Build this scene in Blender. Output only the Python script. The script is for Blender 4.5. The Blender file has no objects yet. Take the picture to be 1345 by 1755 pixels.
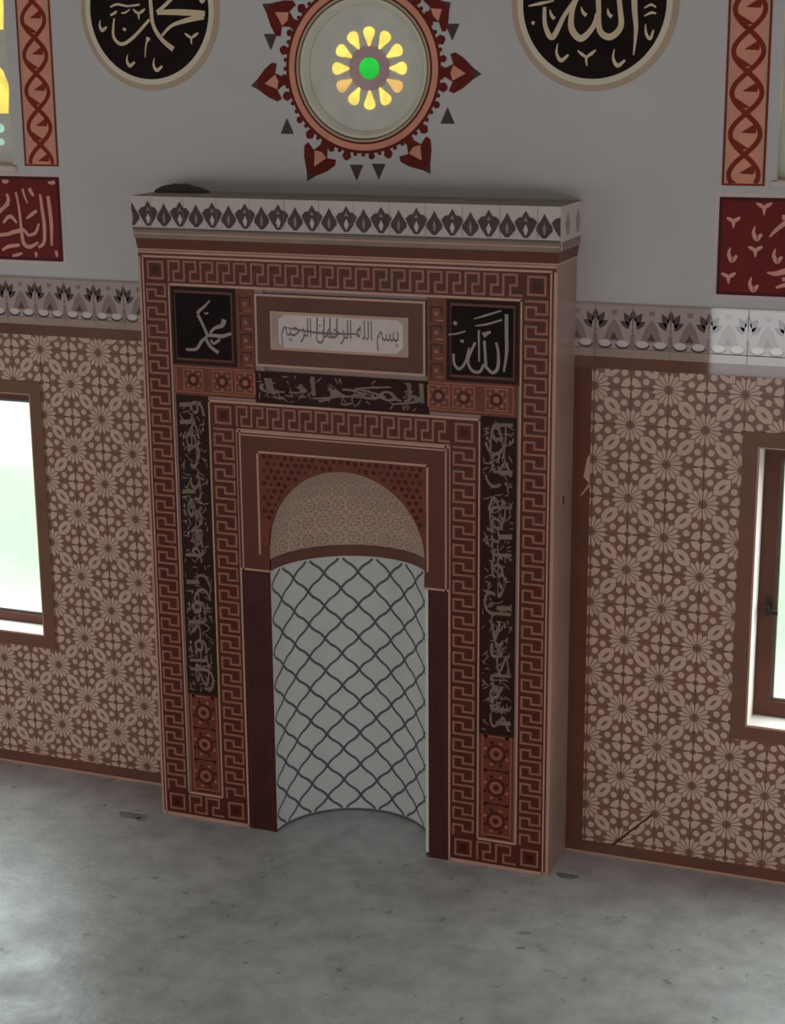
import bpy, math, random
from mathutils import Vector, Matrix
random.seed(7)
PI = math.pi
scn = bpy.context.scene
col = scn.collection

# ------------------------------------------------------------------ camera
CAM = Vector((3.669, -8.955, 4.450)); YAW, PITCH, ROLL, FPX = 0.37429, -0.2590, -0.008137, 3014.8
fwd = Vector((-math.sin(YAW)*math.cos(PITCH), math.cos(YAW)*math.cos(PITCH), math.sin(PITCH)))
rgt0 = Vector((math.cos(YAW), math.sin(YAW), 0)); up0 = rgt0.cross(fwd)
rgt = math.cos(ROLL)*rgt0 + math.sin(ROLL)*up0; upv = -math.sin(ROLL)*rgt0 + math.cos(ROLL)*up0
cd = bpy.data.cameras.new('camera'); cam = bpy.data.objects.new('camera', cd); col.objects.link(cam)
cam.matrix_world = Matrix(((rgt.x, upv.x, -fwd.x, CAM.x), (rgt.y, upv.y, -fwd.y, CAM.y), (rgt.z, upv.z, -fwd.z, CAM.z), (0, 0, 0, 1)))
cd.sensor_fit = 'HORIZONTAL'; cd.sensor_width = 36.0; cd.lens = 36.0*FPX/1345.0; cd.clip_start = 0.05
scn.camera = cam

# ------------------------------------------------------------------ sky, sun, added daylight lamps, exposure
SKY = 10.0
w = bpy.data.worlds.new('sky'); scn.world = w; w.use_nodes = True
bg = w.node_tree.nodes['Background']; bg.inputs[0].default_value = (0.95, 1.0, 1.03, 1); bg.inputs[1].default_value = SKY
scn.view_settings.view_transform = 'Standard'; scn.view_settings.look = 'None'
scn.view_settings.gamma = 1.0; scn.view_settings.use_curve_mapping = False
scn.view_settings.exposure = -0.2
scn.cycles.max_bounces = 10; scn.cycles.diffuse_bounces = 6; scn.cycles.glossy_bounces = 3
scn.cycles.transparent_max_bounces = 8; scn.cycles.caustics_reflective = False; scn.cycles.caustics_refractive = False
scn.cycles.sample_clamp_indirect = 6.0
scn.cycles.use_denoising = True

def area_lamp(name, loc, size, aim, power, colr=(0.95, 1.0, 1.03)):
    """area lamp put in place of daylight at a window"""
    ld = bpy.data.lights.new(name, 'AREA'); ld.shape = 'RECTANGLE'; ld.size, ld.size_y = size
    ld.energy = power; ld.color = colr
    o = bpy.data.objects.new(name, ld); col.objects.link(o); o.location = loc
    o.rotation_euler = Vector(aim).to_track_quat('-Z', 'Y').to_euler()
    return o
HALL = dict(x0=-7.0, x1=7.5, y1=-13.0, top=6.6)          # the hall behind and around the camera
REAR_LAMPS = (-5.6, -3.4, 0.14, 2.8, 5.5)
LEFT_LAMPS = (-2.4, -4.9, -11.6)
RIGHT_LAMPS = (-2.6, -5.4, -8.2, -11.0)
RAD = 4.0                                                   # radiance of the lamps added on closed walls for unseen windows
for x in REAR_LAMPS:
    area_lamp('added_lamp_rear', (x, HALL['y1']+0.03, 1.32), (1.5, 1.84), (0, 1, 0), RAD*PI*1.5*1.84)
for y in LEFT_LAMPS:
    area_lamp('added_lamp_side', (HALL['x0']+0.03, y, 1.7), (1.1, 1.6), (1, 0, 0), RAD*PI*1.1*1.6)
for y in RIGHT_LAMPS:
    area_lamp('added_lamp_side', (HALL['x1']-0.03, y, 1.7), (1.1, 1.6), (-1, 0, 0), RAD*PI*1.1*1.6)
def portal(loc, size):
    o = area_lamp('daylight_portal', loc, size, (0, -1, 0), 1.0); o.data.cycles.is_portal = True
portal((-2.80, 0.3, 1.66), (1.3, 1.6)); portal((2.80, 0.3, 1.66), (1.3, 1.6))

# ------------------------------------------------------------------ materials
def lin(c): return tuple((v/255/12.92 if v/255 <= 0.04045 else ((v/255+0.055)/1.055)**2.4) for v in c)
K = 0.31
def alb(r, g, b, k=K):
    """reflectance of a surface that photographs as this sRGB colour under the hall's even light"""
    return tuple(min(0.86, v/k) for v in lin((r, g, b)))
def mat(name, rgb, rough=0.5, var=0.12, scale=6.0, spec=0.16, bump=0.0):
    m = bpy.data.materials.new(name); m.use_nodes = True; nt = m.node_tree; N = nt.nodes; L = nt.links
    b = N['Principled BSDF']; b.inputs['Roughness'].default_value = rough
    b.inputs['Specular IOR Level'].default_value = spec
    tc = N.new('ShaderNodeTexCoord'); no = N.new('ShaderNodeTexNoise')
    no.inputs['Scale'].default_value = scale; no.inputs['Detail'].default_value = 5.0
    L.new(tc.outputs['Object'], no.inputs['Vector'])
    mx = N.new('ShaderNodeMixRGB'); mx.blend_type = 'MULTIPLY'; mx.inputs[0].default_value = 1.0
    mx.inputs[1].default_value = (*rgb, 1)
    rp = N.new('ShaderNodeValToRGB'); a = 1-var
    rp.color_ramp.elements[0].position = 0.3; rp.color_ramp.elements[0].color = (a, a, a, 1)
    rp.color_ramp.elements[1].position = 0.7; c = 1+var*0.5; rp.color_ramp.elements[1].color = (c, c, c, 1)
    L.new(no.outputs['Fac'], rp.inputs[0]); L.new(rp.outputs[0], mx.inputs[2]); L.new(mx.outputs[0], b.inputs['Base Color'])
    if bump:
        bp = N.new('ShaderNodeBump'); bp.inputs['Strength'].default_value = bump; bp.inputs['Distance'].default_value = 0.01
        L.new(no.outputs['Fac'], bp.inputs['Height']); L.new(bp.outputs[0], b.inputs['Normal'])
    return m
def glass_mat(name, rgb, strength):
    """coloured glass with daylight behind it"""
    m = bpy.data.materials.new(name); m.use_nodes = True; N = m.node_tree.nodes; L = m.node_tree.links
    b = N['Principled BSDF']; b.inputs['Base Color'].default_value = (*rgb, 1); b.inputs['Roughness'].default_value = 0.15
    no = N.new('ShaderNodeTexNoise'); no.inputs['Scale'].default_value = 16; tc = N.new('ShaderNodeTexCoord'); L.new(tc.outputs['Object'], no.inputs[0])
    mp = N.new('ShaderNodeMapRange'); mp.inputs[1].default_value = .25; mp.inputs[2].default_value = .75
    mp.inputs['To Min'].default_value = strength*.65; mp.inputs['To Max'].default_value = strength*1.25
    L.new(no.outputs['Fac'], mp.inputs[0]); L.new(mp.outputs[0], b.inputs['Emission Strength'])
    b.inputs['Emission Color'].default_value = (*rgb, 1)
    return m
M = {
 'paint':   mat('wall_paint', (0.67, 0.622, 0.606), 0.8, 0.05, 1.6, 0.1),
 'rim':     mat('pale_pink_paint', alb(136, 123, 119), 0.75, 0.06, 4),
 'tan':     mat('tan_paint', alb(120, 102, 88), 0.7, 0.08, 5),
 'cream':   mat('cream_paint', alb(150, 131, 116), 0.7, 0.06, 5),
 'black':   mat('black_paint', alb(20, 13, 12), 0.5, 0.2, 8, 0.05),
 'gold':    mat('beige_lettering_paint', alb(146, 124, 104), 0.6, 0.1, 12),
 'darkred': mat('dark_red_paint', alb(72, 20, 20), 0.6, 0.12, 8),
 'maroon':  mat('maroon_edge_paint', alb(48, 16, 18), 0.6, 0.12, 8),
 'peach':   mat('peach_lettering_paint', alb(148, 98, 88), 0.6, 0.1, 12),
 'peachbg': mat('peach_paint', alb(146, 94, 78), 0.6, 0.1, 8),
 'braid':   mat('rust_red_paint', alb(84, 26, 14), 0.6, 0.15, 14),
 'palm':    mat('dark_rust_paint', alb(66, 18, 13), 0.6, 0.2, 20),
 'soot':    mat('near_black_paint', alb(52, 38, 38), 0.6, 0.1, 10),
 'tile':    mat('beige_glazed_tile', alb(134, 109, 99), 0.22, 0.06, 3, 0.3),
 'tilebrown': mat('brown_tile_print', alb(88, 61, 52), 0.22, 0.10, 9, 0.3),
 'tiledark': mat('dark_brown_tile_print', alb(70, 45, 36), 0.22, 0.10, 9),
 'rail':    mat('brown_rail_tile', alb(72, 44, 35), 0.035, 0.12, 5, 0.6),
 'surround': mat('brown_surround_tile', alb(80, 54, 45), 0.3, 0.1, 5),
 'railmatt': mat('brown_strip_tile', alb(70, 42, 33), 0.3, 0.12, 5),
 'frieze':  mat('white_frieze_tile', alb(114, 100, 95), 0.035, 0.06, 4, 0.8),
 'friezegrey': mat('grey_frieze_print', alb(92, 76, 72), 0.035, 0.1, 8, 0.8),
 'friezedark': mat('dark_frieze_print', alb(50, 37, 37), 0.035, 0.12, 8, 0.8),
 'friezeblack': mat('black_cornice_print', alb(46, 36, 35), 0.3, 0.12, 8),
 'cornicewhite': mat('white_cornice_tile', alb(128, 117, 113), 0.3, 0.06, 4),
 'cornicestrip': mat('tan_cornice_strip', alb(92, 77, 67), 0.4, 0.15, 6),
 'cornicegrey': mat('grey_cornice_print', alb(92, 80, 77), 0.4, 0.1, 8),
 'strip':   mat('tan_strip_tile', alb(108, 92, 83), 0.035, 0.1, 6, 0.8),
 'white':   mat('white_glaze', alb(138, 128, 124), 0.035, 0.04, 6, 0.8),
 'grout':   mat('grout', alb(92, 74, 66), 0.8, 0.1, 10),
 'keybg':   mat('dark_red_brown_tile', alb(54, 23, 18), 0.3, 0.14, 6),
 'key':     mat('key_pattern_print', alb(100, 63, 52), 0.3, 0.12, 9),
 'line':    mat('pale_fillet_tile', alb(124, 94, 82), 0.3, 0.1, 7),
 'brown':   mat('plain_brown_tile', alb(62, 33, 26), 0.3, 0.1, 4),
 'side':    mat('brown_side_tile', alb(104, 83, 76), 0.28, 0.12, 3),
 'panel':   mat('near_black_panel', alb(32, 18, 15), 0.4, 0.15, 6, 0.06),
 'script':  mat('faded_script_print', alb(84, 69, 60), 0.4, 0.2, 12),
 'blackpanel': mat('black_name_panel', alb(18, 10, 10), 0.4, 0.2, 6, 0.05),
 'name':    mat('grey_lettering', alb(100, 88, 83), 0.4, 0.15, 12),
 'ochre':   mat('rust_ornament_tile', alb(72, 35, 25), 0.3, 0.15, 8),
 'ornament': mat('rust_ornament_print', alb(106, 63, 49), 0.3, 0.15, 10),
 'ornamentdark': mat('dark_ornament_print', alb(42, 14, 10), 0.3, 0.15, 10),
 'plaqueend': mat('tan_plaque_end', alb(112, 96, 87), 0.3, 0.15, 6),
 'plaque':  mat('pale_plaque', alb(136, 123, 118), 0.3, 0.1, 5),
 'ink':     mat('grey_ink', alb(76, 68, 69), 0.4, 0.15, 10),
 'lattice': mat('white_niche_tile', (0.80, 0.78, 0.76), 0.22, 0.05, 5),
 'latticeline': mat('grey_lattice_print', alb(60, 62, 63), 0.25, 0.12, 10),
 'pilaster': mat('dark_maroon_tile', alb(46, 22, 20), 0.22, 0.18, 5),
 'dome':    mat('beige_dome_tile', alb(128, 108, 98), 0.3, 0.08, 6),
 'domedark': mat('dome_tile_print', alb(103, 83, 73), 0.3, 0.12, 12),
 'band':    mat('dark_brown_band', alb(74, 46, 40), 0.3, 0.12, 6),
 'stucco':  mat('window_stucco', alb(136, 132, 124), 0.8, 0.08, 10, 0.2),
 'stuccopink': mat('pinkish_stucco', alb(126, 104, 104), 0.8, 0.08, 10, 0.2),
 'reveal':  mat('white_reveal', (0.80, 0.72, 0.69), 0.5, 0.04, 4),
 'frame':   mat('dark_window_frame', alb(58, 34, 28), 0.35, 0.15, 5),
 'framegrey': mat('grey_frame_bead', alb(70, 66, 62), 0.35, 0.1, 5),
 'handle':  mat('black_handle', alb(30, 26, 26), 0.35, 0.1, 5),
 'yellow':  glass_mat('yellow_glass', (1.0, 0.80, 0.16), 0.95),
 'amber':   glass_mat('amber_glass', (1.0, 0.62, 0.20), 0.70),
 'green':   glass_mat('green_glass', (0.02, 0.52, 0.05), 1.0),
 'mint':    glass_mat('mint_glass', (0.45, 0.75, 0.60), 0.7),
 'stain_shadow':   mat('mortar_stain_and_shadow', (.30, .29, .28), 0.8, 0.3, 14),
 'crack':   mat('dark_crack', alb(50, 26, 18), 0.7, 0.15, 10),
 'plaster': mat('hall_plaster', (0.60, 0.58, 0.56), 0.8, 0.05, 2, 0.2),
 'ceiling': mat('ceiling_paint', (0.66, 0.65, 0.63), 0.85, 0.05, 1.5, 0.2),
 'dust':    mat('dusty_cement_top', alb(92, 86, 82), 0.9, 0.2, 9, 0.1),
 'cement':  mat('dark_cement_lump', alb(48, 44, 41), 0.9, 0.3, 20, 0.2, 0.4),
 'lawn':    mat('pale_lawn', (0.080, 0.112, 0.085), 0.9, 0.12, 0.8, 0.1),
 'paving':  mat('pale_paving', (0.30, 0.31, 0.30), 0.9, 0.1, 1.2, 0.1),
}
def floor_mat():
    m = bpy.data.materials.new('concrete_screed'); m.use_nodes = True; N = m.node_tree.nodes; L = m.node_tree.links
    b = N['Principled BSDF']; b.inputs['Specular IOR Level'].default_value = 0.5
    tc = N.new('ShaderNodeTexCoord')
    def noise(s, d, r=.55):
        n = N.new('ShaderNodeTexNoise'); n.inputs['Scale'].default_value = s; n.inputs['Detail'].default_value = d
        n.inputs['Roughness'].default_value = r; L.new(tc.outputs['Object'], n.inputs['Vector']); return n
    def ramp(src, p0, c0, p1, c1):
        r = N.new('ShaderNodeValToRGB'); r.color_ramp.elements[0].position = p0; r.color_ramp.elements[0].color = (*c0, 1)
        r.color_ramp.elements[1].position = p1; r.color_ramp.elements[1].color = (*c1, 1); L.new(src, r.inputs[0]); return r
    def mul(a, bb):
        x = N.new('ShaderNodeMixRGB'); x.blend_type = 'MULTIPLY'; x.inputs[0].default_value = 1; L.new(a, x.inputs[1]); L.new(bb, x.inputs[2]); return x.outputs[0]
    big = ramp(noise(1.1, 5).outputs['Fac'], .32, (.47, .468, .46), .68, (.64, .64, .635))
    mid = ramp(noise(5.5, 8, .65).outputs['Fac'], .34, (.78, .78, .78), .60, (1.06, 1.06, 1.06))
    spots = ramp(noise(9.0, 3, .6).outputs['Fac'], .27, (.45, .43, .41), .36, (1, 1, 1))
    fine = ramp(noise(60, 4).outputs['Fac'], .3, (.93, .93, .93), .7, (1.04, 1.04, 1.04))
    L.new(mul(mul(mul(big.outputs[0], mid.outputs[0]), spots.outputs[0]), fine.outputs[0]), b.inputs['Base Color'])
    r = ramp(noise(3.0, 5).outputs['Fac'], .3, (.30, .30, .30), .7, (.48, .48, .48)); L.new(r.outputs[0], b.inputs['Roughness'])
    bp = N.new('ShaderNodeBump'); bp.inputs['Strength'].default_value = .25; bp.inputs['Distance'].default_value = .01
    L.new(noise(14, 6).outputs['Fac'], bp.inputs['Height']); L.new(bp.outputs[0], b.inputs['Normal'])
    return m
M['floor'] = floor_mat()
def pane_mat():
    m = bpy.data.materials.new('clear_pane'); m.use_nodes = True; N = m.node_tree.nodes; L = m.node_tree.links
    t = N.new('ShaderNodeBsdfTransparent'); t.inputs[0].default_value = (.945, .99, .958, 1); g = N.new('ShaderNodeBsdfGlossy'); g.inputs['Roughness'].default_value = .03
    x = N.new('ShaderNodeMixShader'); x.inputs[0].default_value = 0.06
    L.new(t.outputs[0], x.inputs[1]); L.new(g.outputs[0], x.inputs[2]); L.new(x.outputs[0], N['Material Output'].inputs[0])
    return m
M['pane'] = pane_mat()

# ------------------------------------------------------------------ mesh helpers
def spline(pts, ws, n=7):
    """Catmull-Rom through the points, widths interpolated along"""
    P = [pts[0]] + list(pts) + [pts[-1]]; out = []
    m = len(pts)-1
    for i in range(m):
        p0, p1, p2, p3 = P[i:i+4]
        for k in range(n if i < m-1 else n+1):
            t = k/n
            q = tuple(0.5*((2*p1[a]) + (-p0[a]+p2[a])*t + (2*p0[a]-5*p1[a]+4*p2[a]-p3[a])*t*t + (-p0[a]+3*p1[a]-3*p2[a]+p3[a])*t**3) for a in (0, 1))
            s = (i+t)/m*(len(ws)-1); j = min(int(s), len(ws)-2) if len(ws) > 1 else 0
            wd = ws[0] if len(ws) == 1 else ws[j]+(ws[j+1]-ws[j])*(s-j)
            out.append((q[0], q[1], wd))
    return out
def clip(poly, x0, z0, x1, z1):
    for ax, lim, sg in ((0, x0, 1), (0, x1, -1), (1, z0, 1), (1, z1, -1)):
        out = []
        for i in range(len(poly)):
            a, b = poly[i-1], poly[i]; da, db = sg*(a[ax]-lim), sg*(b[ax]-lim)
            if (da >= 0) != (db >= 0):
                t = da/(da-db); out.append((a[0]+(b[0]-a[0])*t, a[1]+(b[1]-a[1])*t))
            if db >= 0: out.append(b)
        poly = out
        if len(poly) < 3: return []
    return poly
class MB:
    def __init__(s): s.v, s.f, s.mi, s.names, s.k = [], [], [], [], 0
    def m(s, name):
        if name not in s.names: s.names.append(name)
        return s.names.index(name)
    def face(s, vs, m):
        b = len(s.v); s.v += [tuple(v) for v in vs]; s.f.append(tuple(range(b, b+len(vs)))); s.mi.append(s.m(m))
    def poly(s, pts, y, m): s.face([(x, y, z) for x, z in pts], m)            # listed counter-clockwise as seen from the hall
    def rect(s, x0, z0, x1, z1, y, m): s.poly([(x0, z0), (x1, z0), (x1, z1), (x0, z1)], y, m)
    def box(s, x0, x1, y0, y1, z0, z1, m, skip=''):
        F = {'f': [(x0, y0, z0), (x1, y0, z0), (x1, y0, z1), (x0, y0, z1)], 'k': [(x1, y1, z0), (x0, y1, z0), (x0, y1, z1), (x1, y1, z1)],
             'l': [(x0, y1, z0), (x0, y0, z0), (x0, y0, z1), (x0, y1, z1)], 'r': [(x1, y0, z0), (x1, y1, z0), (x1, y1, z1), (x1, y0, z1)],
             't': [(x0, y0, z1), (x1, y0, z1), (x1, y1, z1), (x0, y1, z1)], 'b': [(x0, y1, z0), (x1, y1, z0), (x1, y0, z0), (x0, y0, z0)]}
        for k, q in F.items():
            if k not in skip: s.face(q, m)
    def frame(s, x0, z0, x1, z1, wd, y, m):
        s.rect(x0, z0, x1, z0+wd, y, m); s.rect(x0, z1-wd, x1, z1, y, m); s.rect(x0, z0+wd, x0+wd, z1-wd, y, m); s.rect(x1-wd, z0+wd, x1, z1-wd, y, m)
    def frame_box(s, x0, z0, x1, z1, wd, y0, y1, m):
        s.box(x0, x1, y0, y1, z0, z0+wd, m); s.box(x0, x1, y0, y1, z1-wd, z1, m); s.box(x0, x0+wd, y0, y1, z0+wd, z1-wd, m); s.box(x1-wd, x1, y0, y1, z0+wd, z1-wd, m)
    def disc(s, cx, cz, r, y, m, n=48): s.poly([(cx+r*math.cos(2*PI*i/n), cz+r*math.sin(2*PI*i/n)) for i in range(n)], y, m)
    def ring(s, cx, cz, r0, r1, y, m, n=64, y1=None):
        y1 = y if y1 is None else y1
        for i in range(n):
            a, b = 2*PI*i/n, 2*PI*(i+1)/n
            s.face([(cx+r0*math.cos(a), y, cz+r0*math.sin(a)), (cx+r1*math.cos(a), y1, cz+r1*math.sin(a)), (cx+r1*math.cos(b), y1, cz+r1*math.sin(b)), (cx+r0*math.cos(b), y, cz+r0*math.sin(b))], m)
    def tube(s, cx, cz, r, y0, y1, m, n=64, inward=False):
        for i in range(n):
            a, b = 2*PI*i/n, 2*PI*(i+1)/n
            q = [(cx+r*math.cos(a), y0, cz+r*math.sin(a)), (cx+r*math.cos(a), y1, cz+r*math.sin(a)), (cx+r*math.cos(b), y1, cz+r*math.sin(b)), (cx+r*math.cos(b), y0, cz+r*math.sin(b))]
            s.face(q[::-1] if inward else q, m)
    def stroke(s, pts, ws, y, m, n=7, dx=0, dz=0, box=None):
        s.k += 1; y -= (s.k % 12)*0.00012                                      # crossing strokes lie one over the other
        q = spline(pts, ws, n); L, R = [], []
        for i, (x, z, wd) in enumerate(q):
            a, b = q[max(0, i-1)], q[min(len(q)-1, i+1)]; tx, tz = b[0]-a[0], b[1]-a[1]; l = math.hypot(tx, tz) or 1
            nx, nz = -tz/l, tx/l
            L.append((x+nx*wd/2+dx, z+nz*wd/2+dz)); R.append((x-nx*wd/2+dx, z-nz*wd/2+dz))
        for i in range(len(q)-1):
            pl = [R[i], R[i+1], L[i+1], L[i]]
            if box: pl = clip(pl, *box)
            if pl: s.poly(pl, y, m)
    def line(s, pts, wd, y, m, last=True):
        """square-cornered path of axis-parallel strips"""
        h = wd/2; n = len(pts)-1
        for i, ((xa, za), (xb, zb)) in enumerate(zip(pts, pts[1:])):
            l = math.hypot(xb-xa, zb-za)
            if l < 1e-6: continue
            ux, uz = (xb-xa)/l, (zb-za)/l; e = h if i == n-1 and last else -h
            xs_, ze_ = xa-ux*h, za-uz*h; xe, ze = xb+ux*e, zb+uz*e
            px, pz = abs(uz)*h, abs(ux)*h
            s.rect(min(xs_, xe)-px, min(ze_, ze)-pz, max(xs_, xe)+px, max(ze_, ze)+pz, y, m)
    def build(s, name, parent=None, smooth=False, **props):
        me = bpy.data.meshes.new(name); me.from_pydata(s.v, [], s.f)
        for n in s.names: me.materials.append(M[n])
        me.polygons.foreach_set('material_index', s.mi)
        if smooth: me.polygons.foreach_set('use_smooth', [True]*len(me.polygons))
        me.update(); o = bpy.data.objects.new(name, me); col.objects.link(o)
        if parent: o.parent = parent; o.matrix_parent_inverse = parent.matrix_world.inverted()
        for k, v in props.items(): o[k] = v
        return o
def empty(name, loc, **props):
    o = bpy.data.objects.new(name, None); col.objects.link(o); o.location = loc; o.empty_display_size = 0.1
    o.matrix_world = Matrix.Translation(loc)
    for k, v in props.items(): o[k] = v
    return o

# ---- calligraphy strokes: (widths along the stroke, points on the wall in metres)
ROUNDEL_LEFT = [
    ((0.02, 0.024, 0.022, 0.024, 0.03), [(-1.262, 4.758), (-1.257, 4.66), (-1.248, 4.573), (-1.2, 4.497), (-1.128, 4.441)]),
    ((0.02, 0.03, 0.034, 0.03), [(-1.221, 4.636), (-1.153, 4.64), (-1.052, 4.637), (-0.925, 4.629)]),
    ((0.034, 0.026, 0.018, 0.014), [(-0.933, 4.615), (-1.047, 4.593), (-1.136, 4.566), (-1.196, 4.514)]),
    ((0.024, 0.022, 0.018), [(-1.221, 4.639), (-1.178, 4.67), (-1.108, 4.726)]),
    ((0.01, 0.018, 0.02, 0.02, 0.016), [(-1.493, 4.611), (-1.503, 4.517), (-1.455, 4.472), (-1.378, 4.507), (-1.27, 4.602)]),
    ((0.01, 0.014, 0.012, 0.012), [(-1.514, 4.672), (-1.471, 4.686), (-1.403, 4.676), (-1.327, 4.683)]),
    ((0.012, 0.016, 0.006), [(-1.516, 4.628), (-1.488, 4.64), (-1.473, 4.651)]),
    ((0.006, 0.012, 0.006), [(-1.446, 4.639), (-1.419, 4.642), (-1.39, 4.659)]),
    ((0.016, 0.016), [(-1.441, 4.554), (-1.42, 4.548)]),
    ((0.016, 0.01, 0.006), [(-1.282, 4.503), (-1.299, 4.462), (-1.307, 4.398)]),
    ((0.018, 0.018), [(-1.295, 4.503), (-1.272, 4.494)]),
    ((0.006, 0.016, 0.012), [(-1.372, 4.659), (-1.355, 4.645), (-1.337, 4.635)]),
    ((0.006, 0.018, 0.012), [(-1.295, 4.66), (-1.314, 4.647), (-1.337, 4.635)]),
    ((0.016, 0.012, 0.004), [(-1.337, 4.637), (-1.337, 4.619), (-1.335, 4.603)]),
    ((0.006, 0.016, 0.012), [(-1.053, 4.527), (-1.034, 4.513), (-1.014, 4.501)]),
    ((0.006, 0.018, 0.012), [(-0.969, 4.529), (-0.99, 4.515), (-1.014, 4.501)]),
    ((0.016, 0.012, 0.004), [(-1.014, 4.504), (-1.015, 4.484), (-1.012, 4.466)]),
    ((0.004, 0.014, 0.022, 0.012), [(-1.582, 4.603), (-1.588, 4.572), (-1.572, 4.548), (-1.543, 4.566)]),
    ((0.004, 0.014, 0.022, 0.012), [(-1.417, 4.416), (-1.424, 4.381), (-1.406, 4.354), (-1.374, 4.375)]),
    ((0.004, 0.014, 0.022, 0.012), [(-1.248, 4.397), (-1.256, 4.359), (-1.236, 4.329), (-1.201, 4.352)]),
    ((0.004, 0.014, 0.022, 0.012), [(-0.947, 4.729), (-0.951, 4.708), (-0.94, 4.693), (-0.922, 4.704)]),
]
ROUNDEL_RIGHT = [
    ((0.03, 0.03, 0.022, 0.006), [(1.469, 4.739), (1.474, 4.623), (1.484, 4.519), (1.475, 4.395)]),
    ((0.028, 0.026, 0.03, 0.034, 0.03, 0.024), [(1.383, 4.741), (1.4, 4.624), (1.405, 4.533), (1.351, 4.485), (1.298, 4.518), (1.29, 4.613)]),
    ((0.026, 0.028), [(1.291, 4.6), (1.283, 4.743)]),
    ((0.026, 0.026, 0.034, 0.034, 0.026, 0.022), [(1.286, 4.6), (1.263, 4.535), (1.201, 4.479), (1.151, 4.529), (1.153, 4.615), (1.183, 4.692)]),
    ((0.026, 0.022, 0.03, 0.024, 0.018), [(1.176, 4.673), (1.114, 4.595), (1.052, 4.487), (1.012, 4.544), (1.007, 4.636)]),
    ((0.006, 0.018, 0.006), [(0.921, 4.641), (0.986, 4.653), (1.056, 4.665)]),
    ((0.016, 0.018), [(0.94, 4.561), (0.955, 4.555)]),
    ((0.006, 0.014, 0.006), [(1.523, 4.622), (1.557, 4.638), (1.584, 4.625)]),
    ((0.006, 0.014, 0.008), [(1.524, 4.584), (1.558, 4.599), (1.585, 4.596)]),
    ((0.006, 0.014, 0.018, 0.008), [(1.532, 4.545), (1.537, 4.499), (1.558, 4.476), (1.574, 4.518)]),
    ((0.004, 0.016, 0.02), [(1.036, 4.623), (1.043, 4.596), (1.061, 4.576)]),
    ((0.004, 0.016, 0.02), [(1.198, 4.634), (1.209, 4.607), (1.227, 4.591)]),
    ((0.004, 0.016, 0.02), [(1.337, 4.625), (1.341, 4.599), (1.359, 4.582)]),
    ((0.006, 0.016, 0.012), [(1.184, 4.42), (1.207, 4.402), (1.231, 4.387)]),
    ((0.006, 0.018, 0.012), [(1.28, 4.423), (1.258, 4.405), (1.231, 4.387)]),
    ((0.016, 0.012, 0.004), [(1.231, 4.39), (1.231, 4.365), (1.236, 4.343)]),
    ((0.004, 0.014, 0.022, 0.012), [(1.08, 4.456), (1.074, 4.408), (1.099, 4.372), (1.137, 4.4)]),
    ((0.004, 0.014, 0.022, 0.012), [(1.376, 4.427), (1.371, 4.38), (1.395, 4.345), (1.432, 4.372)]),
]
PLATE_LEFT = [
    ((0.02, 0.026, 0.024, 0.014), [(-1.989, 3.62), (-1.982, 3.545), (-1.977, 3.447), (-1.983, 3.331)]),
    ((0.016, 0.022, 0.024, 0.022, 0.016), [(-2.042, 3.629), (-2.034, 3.544), (-2.025, 3.445), (-2.034, 3.35), (-2.075, 3.318)]),
    ((0.014, 0.024, 0.026, 0.02, 0.016, 0.014), [(-2.072, 3.348), (-2.133, 3.32), (-2.174, 3.342), (-2.184, 3.424), (-2.191, 3.54), (-2.207, 3.638)]),
    ((0.018, 0.02, 0.018), [(-2.18, 3.425), (-2.157, 3.409), (-2.136, 3.383)]),
    ((0.016, 0.02, 0.014), [(-2.136, 3.386), (-2.088, 3.404), (-2.061, 3.458)]),
    ((0.026, 0.024, 0.022, 0.02), [(-2.188, 3.414), (-2.24, 3.403), (-2.292, 3.388), (-2.387, 3.379)]),
    ((0.016, 0.024, 0.018), [(-2.27, 3.627), (-2.262, 3.584), (-2.304, 3.537)]),
    ((0.02, 0.024, 0.02), [(-2.259, 3.571), (-2.316, 3.53), (-2.371, 3.482)]),
    ((0.014, 0.022, 0.022, 0.012), [(-2.306, 3.454), (-2.273, 3.488), (-2.245, 3.492), (-2.212, 3.457)]),
    ((0.018, 0.014, 0.01), [(-2.159, 3.659), (-2.147, 3.613), (-2.13, 3.574)]),
    ((0.022, 0.022, 0.016), [(-2.112, 3.663), (-2.102, 3.64), (-2.085, 3.618)]),
    ((0.012, 0.022, 0.018), [(-2.144, 3.485), (-2.108, 3.509), (-2.071, 3.533)]),
    ((0.012, 0.022, 0.022, 0.02), [(-2.326, 3.293), (-2.286, 3.315), (-2.242, 3.323), (-2.202, 3.328)]),
    ((0.014, 0.02, 0.012), [(-2.258, 3.262), (-2.222, 3.27), (-2.186, 3.281)]),
    ((0.016, 0.02, 0.006), [(-2.092, 3.291), (-2.093, 3.275), (-2.092, 3.258)]),
    ((0.018, 0.02, 0.012), [(-1.956, 3.303), (-1.952, 3.283), (-1.951, 3.266)]),
    ((0.02, 0.024, 0.016), [(-2.296, 3.702), (-2.273, 3.696), (-2.253, 3.703)]),
    ((0.012, 0.022, 0.02), [(-1.983, 3.698), (-1.957, 3.695), (-1.937, 3.702)]),
    ((0.02, 0.02, 0.02), [(-2.359, 3.436), (-2.412, 3.468), (-2.467, 3.416)]),
    ((0.024, 0.024), [(-2.399, 3.634), (-2.409, 3.401)]),
]
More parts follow.
